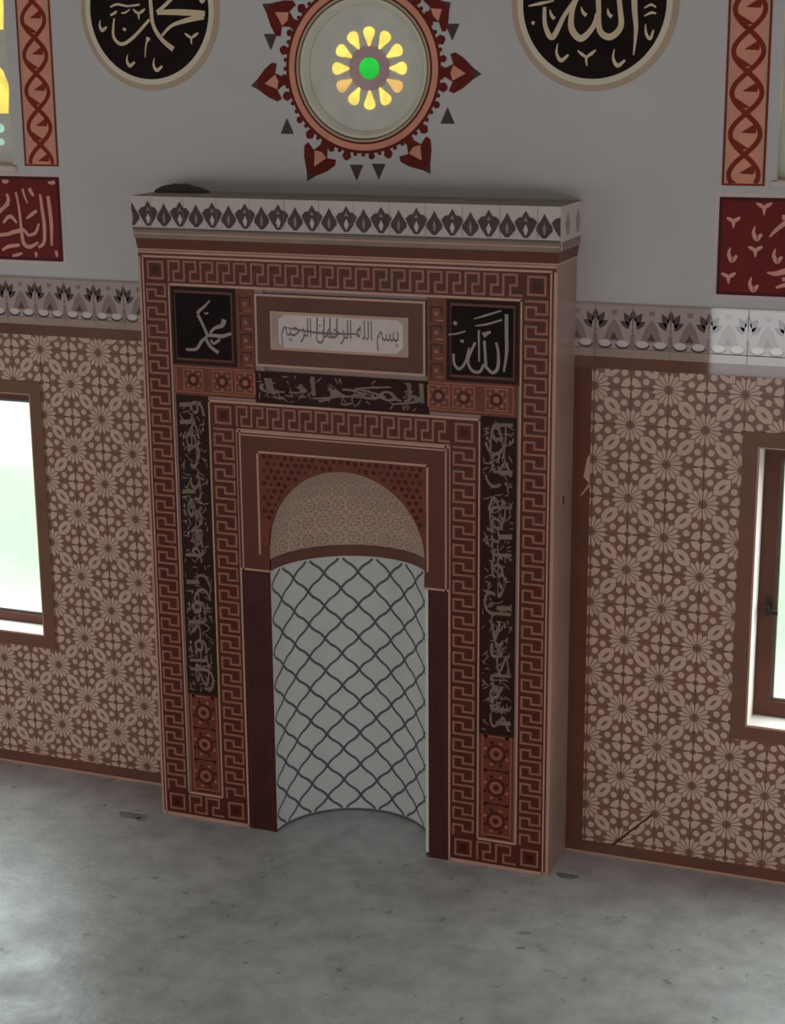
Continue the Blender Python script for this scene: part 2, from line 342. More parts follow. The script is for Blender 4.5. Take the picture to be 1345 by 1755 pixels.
PLATE_RIGHT = [
    ((0.01, 0.02, 0.016), [(1.977, 3.6), (1.996, 3.591), (2.011, 3.582)]),
    ((0.01, 0.022, 0.016), [(2.045, 3.603), (2.028, 3.592), (2.011, 3.582)]),
    ((0.022, 0.018, 0.004), [(2.011, 3.587), (2.012, 3.57), (2.013, 3.549)]),
    ((0.01, 0.02, 0.016), [(2.123, 3.675), (2.144, 3.665), (2.162, 3.655)]),
    ((0.01, 0.022, 0.016), [(2.2, 3.678), (2.18, 3.666), (2.162, 3.655)]),
    ((0.022, 0.018, 0.004), [(2.161, 3.66), (2.162, 3.641), (2.163, 3.617)]),
    ((0.01, 0.02, 0.016), [(2.091, 3.458), (2.111, 3.449), (2.127, 3.44)]),
    ((0.01, 0.022, 0.016), [(2.163, 3.462), (2.144, 3.45), (2.127, 3.44)]),
    ((0.022, 0.018, 0.004), [(2.127, 3.445), (2.128, 3.428), (2.129, 3.406)]),
    ((0.01, 0.02, 0.016), [(1.961, 3.32), (1.981, 3.311), (1.997, 3.302)]),
    ((0.01, 0.022, 0.016), [(2.033, 3.324), (2.015, 3.312), (1.997, 3.302)]),
    ((0.022, 0.018, 0.004), [(1.997, 3.307), (1.998, 3.289), (1.999, 3.267)]),
    ((0.006, 0.018, 0.028, 0.012), [(2.121, 3.562), (2.114, 3.529), (2.132, 3.5), (2.156, 3.524)]),
    ((0.006, 0.018, 0.028, 0.012), [(2.001, 3.451), (1.994, 3.417), (2.012, 3.388), (2.036, 3.412)]),
    ((0.006, 0.018, 0.028, 0.012), [(2.227, 3.452), (2.22, 3.419), (2.238, 3.39), (2.262, 3.414)]),
    ((0.006, 0.018, 0.028, 0.012), [(2.114, 3.305), (2.107, 3.272), (2.125, 3.242), (2.149, 3.267)]),
    ((0.008, 0.02, 0.024, 0.022), [(2.195, 3.509), (2.225, 3.544), (2.267, 3.58), (2.327, 3.628)]),
    ((0.008, 0.024, 0.03, 0.03), [(2.191, 3.332), (2.232, 3.328), (2.278, 3.341), (2.355, 3.366)]),
    ((0.01, 0.022, 0.022), [(2.238, 3.257), (2.282, 3.272), (2.344, 3.277)]),
    ((0.024, 0.028, 0.02), [(2.253, 3.608), (2.275, 3.608), (2.297, 3.596)]),
    ((0.02, 0.02), [(2.268, 3.3), (2.343, 3.309)]),
]
NAME_LEFT = [
    ((0.008, 0.014, 0.018, 0.018), [(-0.764, 3.112), (-0.795, 3.08), (-0.835, 3.048), (-0.841, 3.034)]),
    ((0.02, 0.016, 0.018, 0.018), [(-0.841, 3.03), (-0.818, 2.987), (-0.795, 2.939), (-0.787, 2.913)]),
    ((0.018, 0.02, 0.022, 0.016), [(-0.786, 2.917), (-0.747, 2.919), (-0.698, 2.917), (-0.639, 2.936)]),
    ((0.016, 0.016, 0.012), [(-0.709, 2.899), (-0.749, 2.875), (-0.767, 2.896)]),
    ((0.03, 0.026, 0.016, 0.014), [(-0.68, 3.011), (-0.693, 2.979), (-0.741, 2.959), (-0.771, 2.931)]),
    ((0.012, 0.018, 0.018, 0.014), [(-0.787, 2.913), (-0.822, 2.884), (-0.859, 2.838), (-0.923, 2.832)]),
    ((0.018, 0.02, 0.02), [(-0.797, 2.899), (-0.769, 2.856), (-0.721, 2.825)]),
    ((0.006, 0.012, 0.006), [(-0.801, 3.045), (-0.787, 3.037), (-0.776, 3.046)]),
]
NAME_RIGHT = [
    ((0.02, 0.02, 0.018, 0.01), [(0.937, 3.115), (0.938, 3.005), (0.939, 2.915), (0.925, 2.814)]),
    ((0.014, 0.016, 0.018, 0.018, 0.016), [(0.882, 2.966), (0.894, 2.913), (0.892, 2.835), (0.864, 2.806), (0.831, 2.832)]),
    ((0.016, 0.016), [(0.828, 2.827), (0.818, 2.972)]),
    ((0.014, 0.016, 0.016, 0.014, 0.014), [(0.816, 2.849), (0.793, 2.807), (0.75, 2.813), (0.73, 2.867), (0.768, 2.96)]),
    ((0.01, 0.014, 0.016, 0.014, 0.014), [(0.735, 2.931), (0.716, 2.857), (0.683, 2.816), (0.654, 2.84), (0.649, 2.895)]),
    ((0.006, 0.012, 0.008), [(0.758, 3.082), (0.824, 3.103), (0.909, 3.132)]),
    ((0.006, 0.012, 0.01), [(0.768, 3.046), (0.834, 3.059), (0.914, 3.085)]),
    ((0.03, 0.02, 0.012), [(0.811, 2.999), (0.83, 3.009), (0.853, 3.021)]),
    ((0.014, 0.016), [(0.687, 2.965), (0.706, 2.962)]),
    ((0.02, 0.02), [(0.649, 3.059), (0.668, 3.051)]),
    ((0.008, 0.01, 0.008), [(0.62, 2.994), (0.668, 3.001), (0.716, 3.017)]),
    ((0.012, 0.01), [(0.787, 3.025), (0.79, 2.861)]),
]
# ------------------------------------------------------------------ hall shell
D = 0.369                    # how far the prayer niche stands out from the wall
X0, X1, Y1, TOP = HALL['x0'], HALL['x1'], HALL['y1'], HALL['top']
b = MB(); b.box(X0, X1, Y1, 0.6, -0.12, 0.0, 'floor')
for cx, cy, rx, ry in ((-1.36, -.47, .085, .05), (1.30, -.33, .06, .04), (-1.28, -.50, .03, .03)):   # mortar stains by the left pier, painted shadow by the right
    b.face([(cx+rx*(1+.25*math.sin(3*a))*math.cos(a), cy+ry*(1+.3*math.cos(2*a))*math.sin(a), .0008) for a in [2*PI*i/20 for i in range(20)]], 'stain_shadow')
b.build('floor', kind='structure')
b = MB(); b.box(X0, X1, Y1, 0.3, TOP, TOP+0.15, 'ceiling'); b.build('ceiling', kind='structure')
b = MB(); b.box(X0-0.2, X0, Y1, 0.3, -0.1, TOP, 'plaster'); b.build('wall_left', kind='structure')
b = MB(); b.box(X1, X1+0.2, Y1, 0.3, -0.1, TOP, 'plaster'); b.build('wall_right', kind='structure')
b = MB(); b.box(X0, X1, Y1-0.2, Y1, -0.1, TOP, 'plaster'); b.build('wall_front', kind='structure')

# the wall with the niche, cut around its openings
WIN = dict(l=(-3.40, -2.20), r=(2.195, 3.40)); WZ0, WZ1 = 0.895, 2.425        # lower windows
UW = dict(l=(-3.30, -2.215), r=(2.215, 3.30)); UZ0, UZ1 = 3.785, 5.9          # upper stained windows
RC, RZ, RR = 0.0, 4.335, 0.375                                                # round window
HOLES = [(WIN['l'][0], WZ0, WIN['l'][1], WZ1), (WIN['r'][0], WZ0, WIN['r'][1], WZ1),
         (UW['l'][0], UZ0, UW['l'][1], UZ1), (UW['r'][0], UZ0, UW['r'][1], UZ1), (-0.56, -0.1, 0.6, 2.3), (-0.5, RZ-0.5, 0.5, RZ+0.5)]
xs = sorted({X0, X1, *[h[0] for h in HOLES], *[h[2] for h in HOLES]}); zs = sorted({-0.1, TOP, *[h[1] for h in HOLES], *[h[3] for h in HOLES]})
TW = 0.24                                                                     # wall thickness
b = MB()
for xa, xb in zip(xs, xs[1:]):
    for za, zb in zip(zs, zs[1:]):
        cx, cz = (xa+xb)/2, (za+zb)/2
        if any(h[0] < cx < h[2] and h[1] < cz < h[3] for h in HOLES): continue
        b.rect(xa, za, xb, zb, 0.0, 'paint'); b.face([(xb, TW, za), (xa, TW, za), (xa, TW, zb), (xb, TW, zb)], 'plaster')
n = 64
for i in range(n):                                                            # square cell around the round window
    a0, a1 = 2*PI*i/n, 2*PI*(i+1)/n
    def edge(a):
        c, s_ = math.cos(a), math.sin(a); k = 0.5/max(abs(c), abs(s_)); return (RC+k*c, RZ+k*s_)
    P0, P1 = (RC+RR*math.cos(a0), RZ+RR*math.sin(a0)), (RC+RR*math.cos(a1), RZ+RR*math.sin(a1))
    b.poly([P0, edge(a0), edge(a1), P1], 0.0, 'paint')
    b.face([(P0[0], 0, P0[1]), (P1[0], 0, P1[1]), (P1[0], TW, P1[1]), (P0[0], TW, P0[1])], 'paint')
for k in 'lr':                                                                # reveals of the windows
    for (x0, x1), z0, z1, m in ((WIN[k], WZ0, WZ1, 'reveal'), (UW[k], UZ0, UZ1, 'paint')):
        b.face([(x0, 0, z0), (x0, TW, z0), (x0, TW, z1), (x0, 0, z1)][::-1], m); b.face([(x1, 0, z0), (x1, 0, z1), (x1, TW, z1), (x1, TW, z0)][::-1], m)
        b.face([(x0, 0, z0), (x1, 0, z0), (x1, TW, z0), (x0, TW, z0)], m); b.face([(x0, TW, z1), (x1, TW, z1), (x1, 0, z1), (x0, 0, z1)], m)
wall = b.build('wall_back', kind='structure')
b = MB(); b.box(-0.75, 0.8, 0.28, 0.36, -0.1, 2.6, 'plaster'); b.build('niche_backing', wall, label='rough backing behind the niche')

# glazed star tiles of the dado
dado = {}
for k, x in (('left', -2.5), ('right', 2.5)):
    dado[k] = empty('wall_tiles_'+k, (x, 0, 0), kind='structure', label='glazed tile dado on the %s part of the wall' % k)
S = 0.2; TY = -0.008
def star_elements(cx, cz, big):
    E = []
    if big:
        for k in range(16):
            a = 2*PI*(k+.5)/16; c, s_ = math.cos(a), math.sin(a); t0, t1, r0, r1, r2 = .013, .059, .12, .36, .46
            E.append(('tile', [(cx+S*(r*c-t*s_), cz+S*(r*s_+t*c)) for r, t in ((r0, -t0), (r1, -t1), (r2, 0), (r1, t1), (r0, t0))]))
        E.append(('tilebrown', None))
        for k in range(4):
            a = PI/4+k*PI/2; c, s_ = math.cos(a), math.sin(a)
            if k < 2:
                for mname, L_, W_ in (('tile', .315, .18), ('tilebrown', .13, .04)):
                    E.append((mname, [(cx+S*(.7071*c+l*c-t*s_), cz+S*(.7071*s_+l*s_+t*c)) for l, t in ((-L_, 0), (-L_*.5, -W_*.85), (0, -W_), (L_*.5, -W_*.85), (L_, 0), (L_*.5, W_*.85), (0, W_), (-L_*.5, W_*.85))]))
    else:
        for k in range(4):
            a0 = k*PI/2+.13; a1 = (k+1)*PI/2-.13
            for q in range(3):
                u0, u1 = a0+(a1-a0)*q/3, a0+(a1-a0)*(q+1)/3
                E.append(('tile', [(cx+S*r*math.cos(u), cz+S*r*math.sin(u)) for r, u in ((.085, u0), (.28, u0), (.28, u1), (.085, u1))]))
        for sx, sz in ((.4, .18), (.4, -.18), (-.4, .18), (-.4, -.18), (.18, .4), (-.18, .4), (.18, -.4), (-.18, -.4)):
            E.append(('tile', [(cx+S*(sx+.094*math.cos(2*PI*i/8)), cz+S*(sz+.094*math.sin(2*PI*i/8))) for i in range(8)]))
        for sx, sz in ((.36, .36), (-.36, .36), (.36, -.36), (-.36, -.36)):
            pass
    return E
def star_tiles(name, rects, ox, oz):
    b = MB()
    for x0, z0, x1, z1 in rects:
        b.box(x0, x1, TY, 0.0, z0, z1, 'tilebrown', skip='k')
        for i in range(int((x0-ox)/S)-2, int((x1-ox)/S)+3):
            for j in range(int((z0-oz)/S)-2, int((z1-oz)/S)+3):
                cx, cz = ox+i*S, oz+j*S
                lay = {}
                for m, pl in star_elements(cx, cz, (i+j) % 2 == 0):
                    if pl is None: continue
                    pl = clip(pl, x0, z0, x1, z1); lay[m] = lay.get(m, 0)
                    if pl: b.poly(pl, TY-0.0006-(0.0004 if m == 'tilebrown' else 0)-(0.0008 if m == 'tile' and len(pl) == 8 and abs(pl[0][0]-pl[4][0]) < .032 and False else 0), m)
        for i in range(int((x0-ox)/S)-1, int((x1-ox)/S)+2):                  # joints
            x = ox+i*S
            if x0+.004 < x < x1-.004: b.rect(x-.0016, z0, x+.0016, z1, TY-0.0013, 'tiledark')
        for j in range(int((z0-oz)/S)-1, int((z1-oz)/S)+2):
            z = oz+(j)*S
            if z0+.004 < z < z1-.004: b.rect(x0, z-.0012, x1, z+.0012, TY-0.0013, 'tiledark')
    return b
SURX = 0.085
XR, XL = 3.95, -3.95
RAIL0, RAIL1, FR0, FR1 = 2.795, 2.858, 2.858, 3.142
b = star_tiles('tile_cladding', [(-2.117, .075, -1.2, RAIL0), (XL, .075, -2.117, .812), (XL, 2.508, -2.117, RAIL0), (XL, .81, -3.49, 2.508)], -1.905, 2.11)
b.build('star_tiles', dado['left'], label='glazed star pattern tiles left of the prayer niche')
b = star_tiles('tile_cladding', [(1.297, .075, 2.115, RAIL0), (2.115, .075, XR, .812), (2.115, 2.505, XR, RAIL0), (3.48, .812, XR, 2.505)], 1.91, 2.10)
# cracked corner of a tile by the floor
b.poly([(1.47, .078), (1.486, .078), (1.70, .294), (1.694, .300)], TY-0.002, 'crack')
b.poly([(1.492, .080), (1.60, .080), (1.60, .092), (1.505, .095)], TY-0.002, 'tile')
b.build('star_tiles', dado['right'], label='glazed star pattern tiles right of the prayer niche, one cracked')
# brown rails, skirting
def strip(name, x0, x1, z0, z1, m, th=0.011, label=None, kids=()):
    b = MB(); b.box(x0, x1, -th, 0.0, z0, z1, m, skip='k')
    for k in kids: b.rect(*k)
    o = b.build(name, dado['left' if x0 < 0 else 'right'])
    if label: o['label'] = label
    return o
strip('dado_rail', XL, -1.2, RAIL0, RAIL1, 'rail'); strip('dado_rail', 1.2, XR, RAIL0, RAIL1, 'rail')
b = MB(); b.box(1.2, 1.297, -.011, 0, .075, RAIL0, 'railmatt', skip='k')
b.poly([(1.262, 2.20), (1.297, 2.16), (1.297, 2.33), (1.280, 2.30)], -.0118, 'tile'); b.poly([(1.245, 2.09), (1.252, 2.09), (1.297, 2.15), (1.297, 2.17)], -.0118, 'tile')
b.build('corner_strip', dado['right'], label='upright brown tile strip beside the niche')
for nm, x0, x1 in (('baseboard_left', XL, -1.2), ('baseboard_right', 1.2, XR)):
    b = MB(); b.box(x0, x1, -0.013, 0.0, 0.012, .078, 'rail', skip='k'); b.box(x0, x1, -0.016, 0.0, 0.0, 0.014, 'line', skip='k')
    for i in range(14):
        x = x0+.1+i*.2
        if x < x1: b.rect(x-.0015, .014, x+.0015, .078, -0.0136, 'tiledark')
    b.build(nm, kind='structure')

# lotus frieze along the top of the tiles
def lotus_frieze(x0, x1, ox, shine=False):
    b = MB(); FY = -0.010
    i0 = int(math.floor((x0-ox)/S))-1
    for i in range(i0, i0+int((x1-x0)/S)+4):
        a, c = max(x0, ox+i*S), min(x1, ox+(i+1)*S)
        if c-a < .004: continue
        b.box(a, c, FY, 0.0, FR0, FR1, 'frieze', skip='k')
        b.rect(a, FR0, c, FR0+.046, FY-.0005, 'strip'); b.rect(a, FR0+.044, c, FR0+.049, FY-.0008, 'grout')
        b.rect(c-.0016, FR0, c+.0016, FR1, FY-.0012, 'grout')
        b.rect(a, FR1-.008, c, FR1-.004, FY-.0008, 'friezegrey')
    clipb = (x0, FR0, x1, FR1)
    def P(pts, m, dy=.0006):
        q = clip(pts, *clipb)
        if q: b.poly(q, FY-dy, m)
    def leaf(cx, cz, ang, l, wd, m, dy):
        c, s_ = math.cos(ang), math.sin(ang)
        P([(cx+u*l*c-t*wd*s_, cz+u*l*s_+t*wd*c) for u, t in ((0, 0), (.35, -.5), (.7, -.42), (1, 0), (.7, .42), (.35, .5))], m, dy)
    for i in range(i0-1, i0+int((x1-x0)/S)+4):
        cx = ox+i*S; z = FR0
        P([(cx+.1-.058, z+.085), (cx+.1+.058, z+.085), (cx+.1+.03, z+.165), (cx+.1, z+.205), (cx+.1-.03, z+.165)], 'friezegrey')
        P([(cx+.1-.012, z+.225), (cx+.1+.012, z+.225), (cx+.1+.016, z+.25), (cx+.1-.016, z+.25)], 'friezegrey')
        P([(cx+.1-.022, z+.095), (cx+.1+.022, z+.095), (cx+.1, z+.135)], 'friezedark', .0009)
        for ang, l, wd in ((PI/2, .105, .036), (PI/2+.52, .098, .036), (PI/2-.52, .098, .036), (PI/2+1.05, .078, .034), (PI/2-1.05, .078, .034)):
            leaf(cx, z+.155, ang, l, wd, 'friezedark', .0009)
        leaf(cx, z+.115, PI/2, .10, .042, 'frieze', .0012); leaf(cx, z+.125, PI/2, .045, .012, 'friezegrey', .0015)
        P([(cx-.012, z+.05), (cx+.012, z+.05), (cx+.010, z+.125), (cx-.010, z+.125)], 'friezegrey', .0009)
        for sg in (-1, 1):
            q = [(cx+sg*.052+.034*math.cos(2*PI*k/10), z+.075+.019*math.sin(2*PI*k/10)) for k in range(10)]
            P([(cx+sg*.052+.040*math.cos(2*PI*k/10), z+.067+.021*math.sin(2*PI*k/10)) for k in range(10)], 'friezedark', .0008)
            P(q, 'white', .0012)
    return b
lotus_frieze(XL, -1.2, -1.515).build('lotus_frieze', dado['left'], label='white and grey lotus border tiles left of the niche')
lotus_frieze(1.2, XR, 1.51).build('lotus_frieze', dado['right'], label='white and grey lotus border tiles right of the niche')

# ------------------------------------------------------------------ windows
def low_window(idx, x0, x1, stile, rail_, side):
    r = empty('window_%d' % idx, ((x0+x1)/2, 0, WZ0), kind='structure', label='lower window %s the prayer niche, brown tile surround and dark frame' % side)
    b = MB(); b.frame_box(x0-SURX, WZ0-SURX, x1+SURX, WZ1+SURX, SURX, -0.014, 0.0, 'surround')
    b.frame(x0-.008, WZ0-.008, x1+.008, WZ1+.008, .008, -0.0146, 'line')
    b.build('window_surround', r)
    fy0, fy1 = 0.17, 0.23
    b = MB(); b.box(x0, x0+stile, fy0, fy1, WZ0, WZ1, 'frame'); b.box(x1-stile, x1, fy0, fy1, WZ0, WZ1, 'frame')
    b.box(x0+stile, x1-stile, fy0, fy1, WZ0, WZ0+rail_, 'frame'); b.box(x0+stile, x1-stile, fy0, fy1, WZ1-stile, WZ1, 'frame')
    b.frame_box(x0+stile, WZ0+rail_, x1-stile, WZ1-stile, .018, fy0+.02, fy1-.01, 'framegrey')
    fr = b.build('window_frame', r)
    b = MB(); b.box(x0+stile+.01, x1-stile-.01, fy0+.03, fy0+.036, WZ0+rail_+.01, WZ1-stile-.01, 'pane'); b.build('window_pane', fr)
    if idx == 2:
        b = MB(); hx, hz = x0+stile-.03, 1.52
        b.box(hx-.014, hx+.014, fy0-.012, fy0, hz-.05, hz+.05, 'handle'); b.box(hx-.01, hx+.01, fy0-.045, fy0-.012, hz-.012, hz+.012, 'handle')
        b.box(hx-.008, hx+.06, fy0-.055, fy0-.04, hz-.028, hz-.006, 'handle'); b.build('window_handle', fr)
    return r
low_window(1, *WIN['l'], .075, .055, 'left of')
low_window(2, *WIN['r'], .085, .085, 'right of')

# upper windows: stucco screens with stained glass
def upper_window(idx, x0, x1, side):
    r = empty('window_%d' % idx, ((x0+x1)/2, 0, UZ0), kind='structure', label='upper stucco window with stained glass %s the round window' % side)
    b = MB(); b.box(x0, x1, .08, .14, UZ0, UZ1, 'stucco')
    b.build('stucco_screen', r)
    sg = -1 if x0 > 0 else 1; edge = x1 if x0 < 0 else x0
    g = MB(); gg = MB()
    for c in range(5):
        cx = edge - sg*(.125+c*.2)
        for k in range(9):
            z = 4.085+k*.475; h = .285; wd = .075
            g.poly([(cx-wd*.8, z), (cx+wd*.8, z), (cx+wd, z+h*.55), (cx+wd*.55, z+h*.85), (cx, z+h), (cx-wd*.55, z+h*.85), (cx-wd, z+h*.55)], .079, 'yellow')
            gg.disc(cx, z+h+.095, .03, .079, 'mint', 14)
        gg.disc(cx, 4.00, .026, .079, 'mint', 14); gg.disc(cx, 3.92, .020, .079, 'mint', 14)
    g.build('yellow_glass', r, label='yellow glass pieces'); gg.build('green_glass', r, label='pale green glass dots')
    b = MB(); b.box(x0-.02, x1+.02, -.012, .0, UZ0-.028, UZ0, 'rim'); b.box(x0-.02, x1+.02, 0, .08, UZ0-.0, UZ0+.004, 'rim'); b.build('window_sill', r)
upper_window(3, *UW['l'], 'left of'); upper_window(4, *UW['r'], 'right of')

# round window in the middle
r = empty('window_5', (RC, 0, RZ), kind='structure', label='round stucco window with yellow petals and a green centre')
b = MB(); b.disc(RC, RZ, RR, .045, 'stucco', 64); b.ring(RC, RZ, .21, .375, .0445, 'stucco')
b.ring(RC, RZ, .352, .366, .006, 'cream', y1=.002); b.ring(RC, RZ, .330, .352, .04, 'stucco', y1=.006)
b.disc(RC+.022, RZ, .118, .0435, 'stuccopink', 48)
b.build('stucco_disc', r)
y_, am, gr = MB(), MB(), MB()
for k in range(12):
    a = PI/2+k*2*PI/12; c, s_ = math.cos(a), math.sin(a); cx, cz = RC+.022, RZ
    q = [(cx+u*c-t*s_, cz+u*s_+t*c) for u, t in ((.115, -.005), (.15, -.018), (.175, -.030), (.195, -.033), (.210, -.022), (.216, 0), (.210, .022), (.195, .033), (.175, .030), (.15, .018), (.115, .005))]
    (am if k in (4, 8) else y_).poly(q, .042, 'amber' if k in (4, 8) else 'yellow')
gr.disc(RC+.022, RZ, .058, .042, 'green', 32)
y_.build('yellow_petals', r); am.build('amber_petals', r); gr.build('green_centre', r)

# ------------------------------------------------------------------ paintings on the wall
PY = -0.0015
# rosette painted around the round window
ro = empty('painted_rosette', (RC, 0, RZ), label='dark red painted sunburst border around the round window with yellow petals', category='wall painting')
b = MB()
b.ring(RC, RZ, .374, .386, PY-.001, 'tan'); b.ring(RC, RZ, .386, .396, PY-.001, 'palm'); b.ring(RC, RZ, .396, .434, PY, 'peachbg'); b.ring(RC, RZ, .430, .446, PY-.0005, 'palm')
sc = b
for k in range(60):                                        # scalloped crowns on the outside of the ring
    a = 2*PI*k/60; c, s_ = math.cos(a), math.sin(a); hgt = (.018, .034, .018, .048, .018)[k % 5]; wd = (.012, .02, .012, .026, .012)[k % 5]
    sc.poly([(RC+u*c-t*s_, RZ+u*s_+t*c) for u, t in ((.440, -wd*.6), (.444+hgt*.6, -wd), (.444+hgt, -wd*.35), (.444+hgt, wd*.35), (.444+hgt*.6, wd), (.440, wd*.6))], PY-.0004, 'palm')
sc.build('scalloped_ring', ro)
def palmette(tx, tz):
    """pointed leaf whose tip is at tx, tz (from the centre)"""
    a = math.atan2(tz, tx); L = math.hypot(tx, tz); c, s_ = math.cos(a), math.sin(a); f0 = .445; h = L-f0
    T = lambda pts: [(RC+(f0+u*h)*c-t*s_, RZ+(f0+u*h)*s_+t*c) for u, t in pts]
    b = MB()
    out = [(-.05, -.030), (.12, -.024), (.30, -.045), (.22, -.094), (.34, -.104), (.55, -.078), (.72, -.045), (.80, -.028), (1.0, 0)]
    pts = out + [(u, -t) for u, t in out[-2::-1]]
    half1 = [(-.05, 0)] + out; 
    b.poly(T(half1), PY-.0008, 'palm'); b.poly(T([(-.05, 0), (1.0, 0)] + [(u, -t) for u, t in out[-2::-1]]), PY-.0008, 'palm')
    b.poly(T([(.30, -.040), (.62, -.0), (.30, .040), (.24, 0)]), PY-.0014, 'peachbg')
    b.poly(T([(.93, -.009), (1.0, 0), (.93, .009), (.8, .018), (.8, -.018)]), PY-.0014, 'soot')
    b.build('palmette', ro)
for tx, tz in ((-.661, -.09), (.669, -.031), (.386, -.547), (-.335, -.60), (-.58, .34), (.50, .33), (-.24, .60), (.26, .60)): palmette(tx, tz)
for x, z, up in ((-.535, 4.482, 0), (-.449, 4.025, 1), (.508, 4.523, 0), (.482, 4.087, 1), (-.041, 3.793, 0), (.088, 3.801, 0)):
    g = 1 if up else -1
    q = [(x-.040, z-g*.036), (x+.040, z-g*.036), (x, z+g*.050)]
    t = MB(); t.poly(q if up else q[::-1], PY, 'soot'); t.build('triangle', ro)

# calligraphy roundels
def roundel(cx, strokes, label):
    o = empty('calligraphy_roundel', (cx, 0, 4.652), label=label, category='wall medallion', group='calligraphy medallions high on the wall')
    b = MB(); b.disc(cx, 4.652, .374, -.006, 'black', 72); b.tube(cx, 4.652, .374, -.006, -.0005, 'black')
    for ws, pts in strokes: b.stroke(pts, ws, -.0066, 'gold')
    b.build('lettered_disc', o)
    b = MB(); b.ring(cx, 4.652, .372, .402, -.010, 'cream', y1=-.008); b.ring(cx, 4.652, .402, .434, -.008, 'tan', y1=-.002); b.tube(cx, 4.652, .372, -.010, -.004, 'cream', inward=True)
    b.build('rim', o)
roundel(-1.272, ROUNDEL_LEFT, 'round black calligraphy medallion with beige rim, up and left of the sunburst window')
roundel(1.265, ROUNDEL_RIGHT, 'round black calligraphy medallion with beige rim, up and right of the sunburst window')

# braided painted borders beside the upper windows
def braided_border(x0, x1, side):
    o = empty('braided_border', ((x0+x1)/2, 0, 3.79), label='tall peach painted border with rust red braid beside the upper %s window' % side, category='wall painting', group='braided borders beside the upper windows')
    z0, z1 = 3.79 if x0 < 0 else 3.76, 5.9
    b = MB(); b.box(x0, x1, -.002, 0, z0, z1, 'peachbg', skip='k')
    for x in (x0, x1-.012): b.rect(x, z0, x+.012, z1, -.0026, 'braid')
    for x in (x0+.014, x1-.024): b.rect(x, z0, x+.010, z1, -.0026, 'tan')
    b.rect(x0, z0, x1, z0+.010, -.0028, 'braid'); b.build('painted_strip', o)
    cx = (x0+x1)/2; A = .074; b = MB()
    n = int((z1-z0)/.02)
    for ph in (0, PI):
        pts = [(cx+A*math.sin(2*PI*(z0+k*.02-3.70)/.40+ph), z0+.012+k*.02) for k in range(n)]
        b.stroke(pts, [.024], -.0032-(.0003 if ph else 0), 'braid', 2)
    for k in range(int((z1-z0)/.2)+1):
        zc = 3.80+k*.2
        for sx, z in ((1, zc+.038), (-1, zc-.042)):                       # wedge leaves inside each loop
            q = [(cx+sx*.062, z+.034), (cx+sx*-.022, z-.018), (cx+sx*.050, z-.022)]
            q = clip(q, x0, z0+.012, x1, z1)
            if q: b.poly(q if sx < 0 else q[::-1], -.0040, 'braid')
    b.build('braid', o)
braided_border(-2.137, -1.908, 'left'); braided_border(1.943, 2.158, 'right')

# red name plates below the upper windows
def plate(x0, x1, z0, z1, strokes, label):
    o = empty('red_name_plate', ((x0+x1)/2, 0, z0), label=label, category='wall painting', group='red name plates below the upper windows')
    b = MB(); b.box(x0-.022, x1+.022, -.0015, -.0005, z0-.022, z1+.022, 'rim', skip='k'); b.build('pale_margin', o)
    b = MB(); b.box(x0, x1, -.006, -.001, z0, z1, 'darkred', skip='k'); b.frame(x0, z0, x1, z1, .016, -.0064, 'maroon')
    for ws, pts in strokes: b.stroke(pts, ws, -.0068, 'peach')
    b.build('lettered_field', o)
plate(-3.55, -1.912, 3.24, 3.728, PLATE_LEFT, 'dark red calligraphy plate with large peach letters, at the left edge of the photo')
plate(1.938, 3.55, 3.212, 3.702, PLATE_RIGHT, 'dark red calligraphy plate with scattered small peach marks, at the right edge of the photo')

# ------------------------------------------------------------------ the prayer niche
mh = empty('prayer_niche', (0, -D, 0), label='tall tiled prayer niche with carved cornice and white lattice recess standing out from the wall', category='prayer niche')
HW, BT = 1.2, 3.37
NC, NR, SP = 0.02, 0.465, 1.742                    # niche centre, radius and springing height
FYR = -D
b = MB()                                           # carcass: two piers and the head above the arch
for x0, x1 in ((-HW, NC-NR-.001), (NC+NR+.03, HW)):
    b.box(x0, x1, FYR, -.0005, 0.0, BT, 'side', skip='kt')
def arch_pts(r, n=40): return [(NC+r*math.cos(PI*i/n), SP+r*math.sin(PI*i/n)) for i in range(n+1)]
b.box(NC-NR-.001, NC+NR+.03, FYR+.012, -.0005, 2.45, BT, 'side', skip='kt')
b.box(HW-.001, HW+.0006, -.19, -.165, 2.08, 2.125, 'crack'); b.build('pier_carcass', mh)
for x0, x1, yy in ((HW-.016, HW+.002, FYR-.004), (-HW-.002, -HW+.012, FYR-.004)):
    bb = MB(); bb.box(x0, x1, yy, FYR+.010, 0, BT, 'line'); bb.build('edge_trim', mh, label='pale corner strip')
F1 = FYR-.006                                      # face of the tile slabs
F2 = F1-.0008; F3 = F1-.0016; F4 = F1-.0024
def slab(b, x0, z0, x1, z1, m): b.box(x0, x1, F1, FYR, z0, z1, m, skip='k')

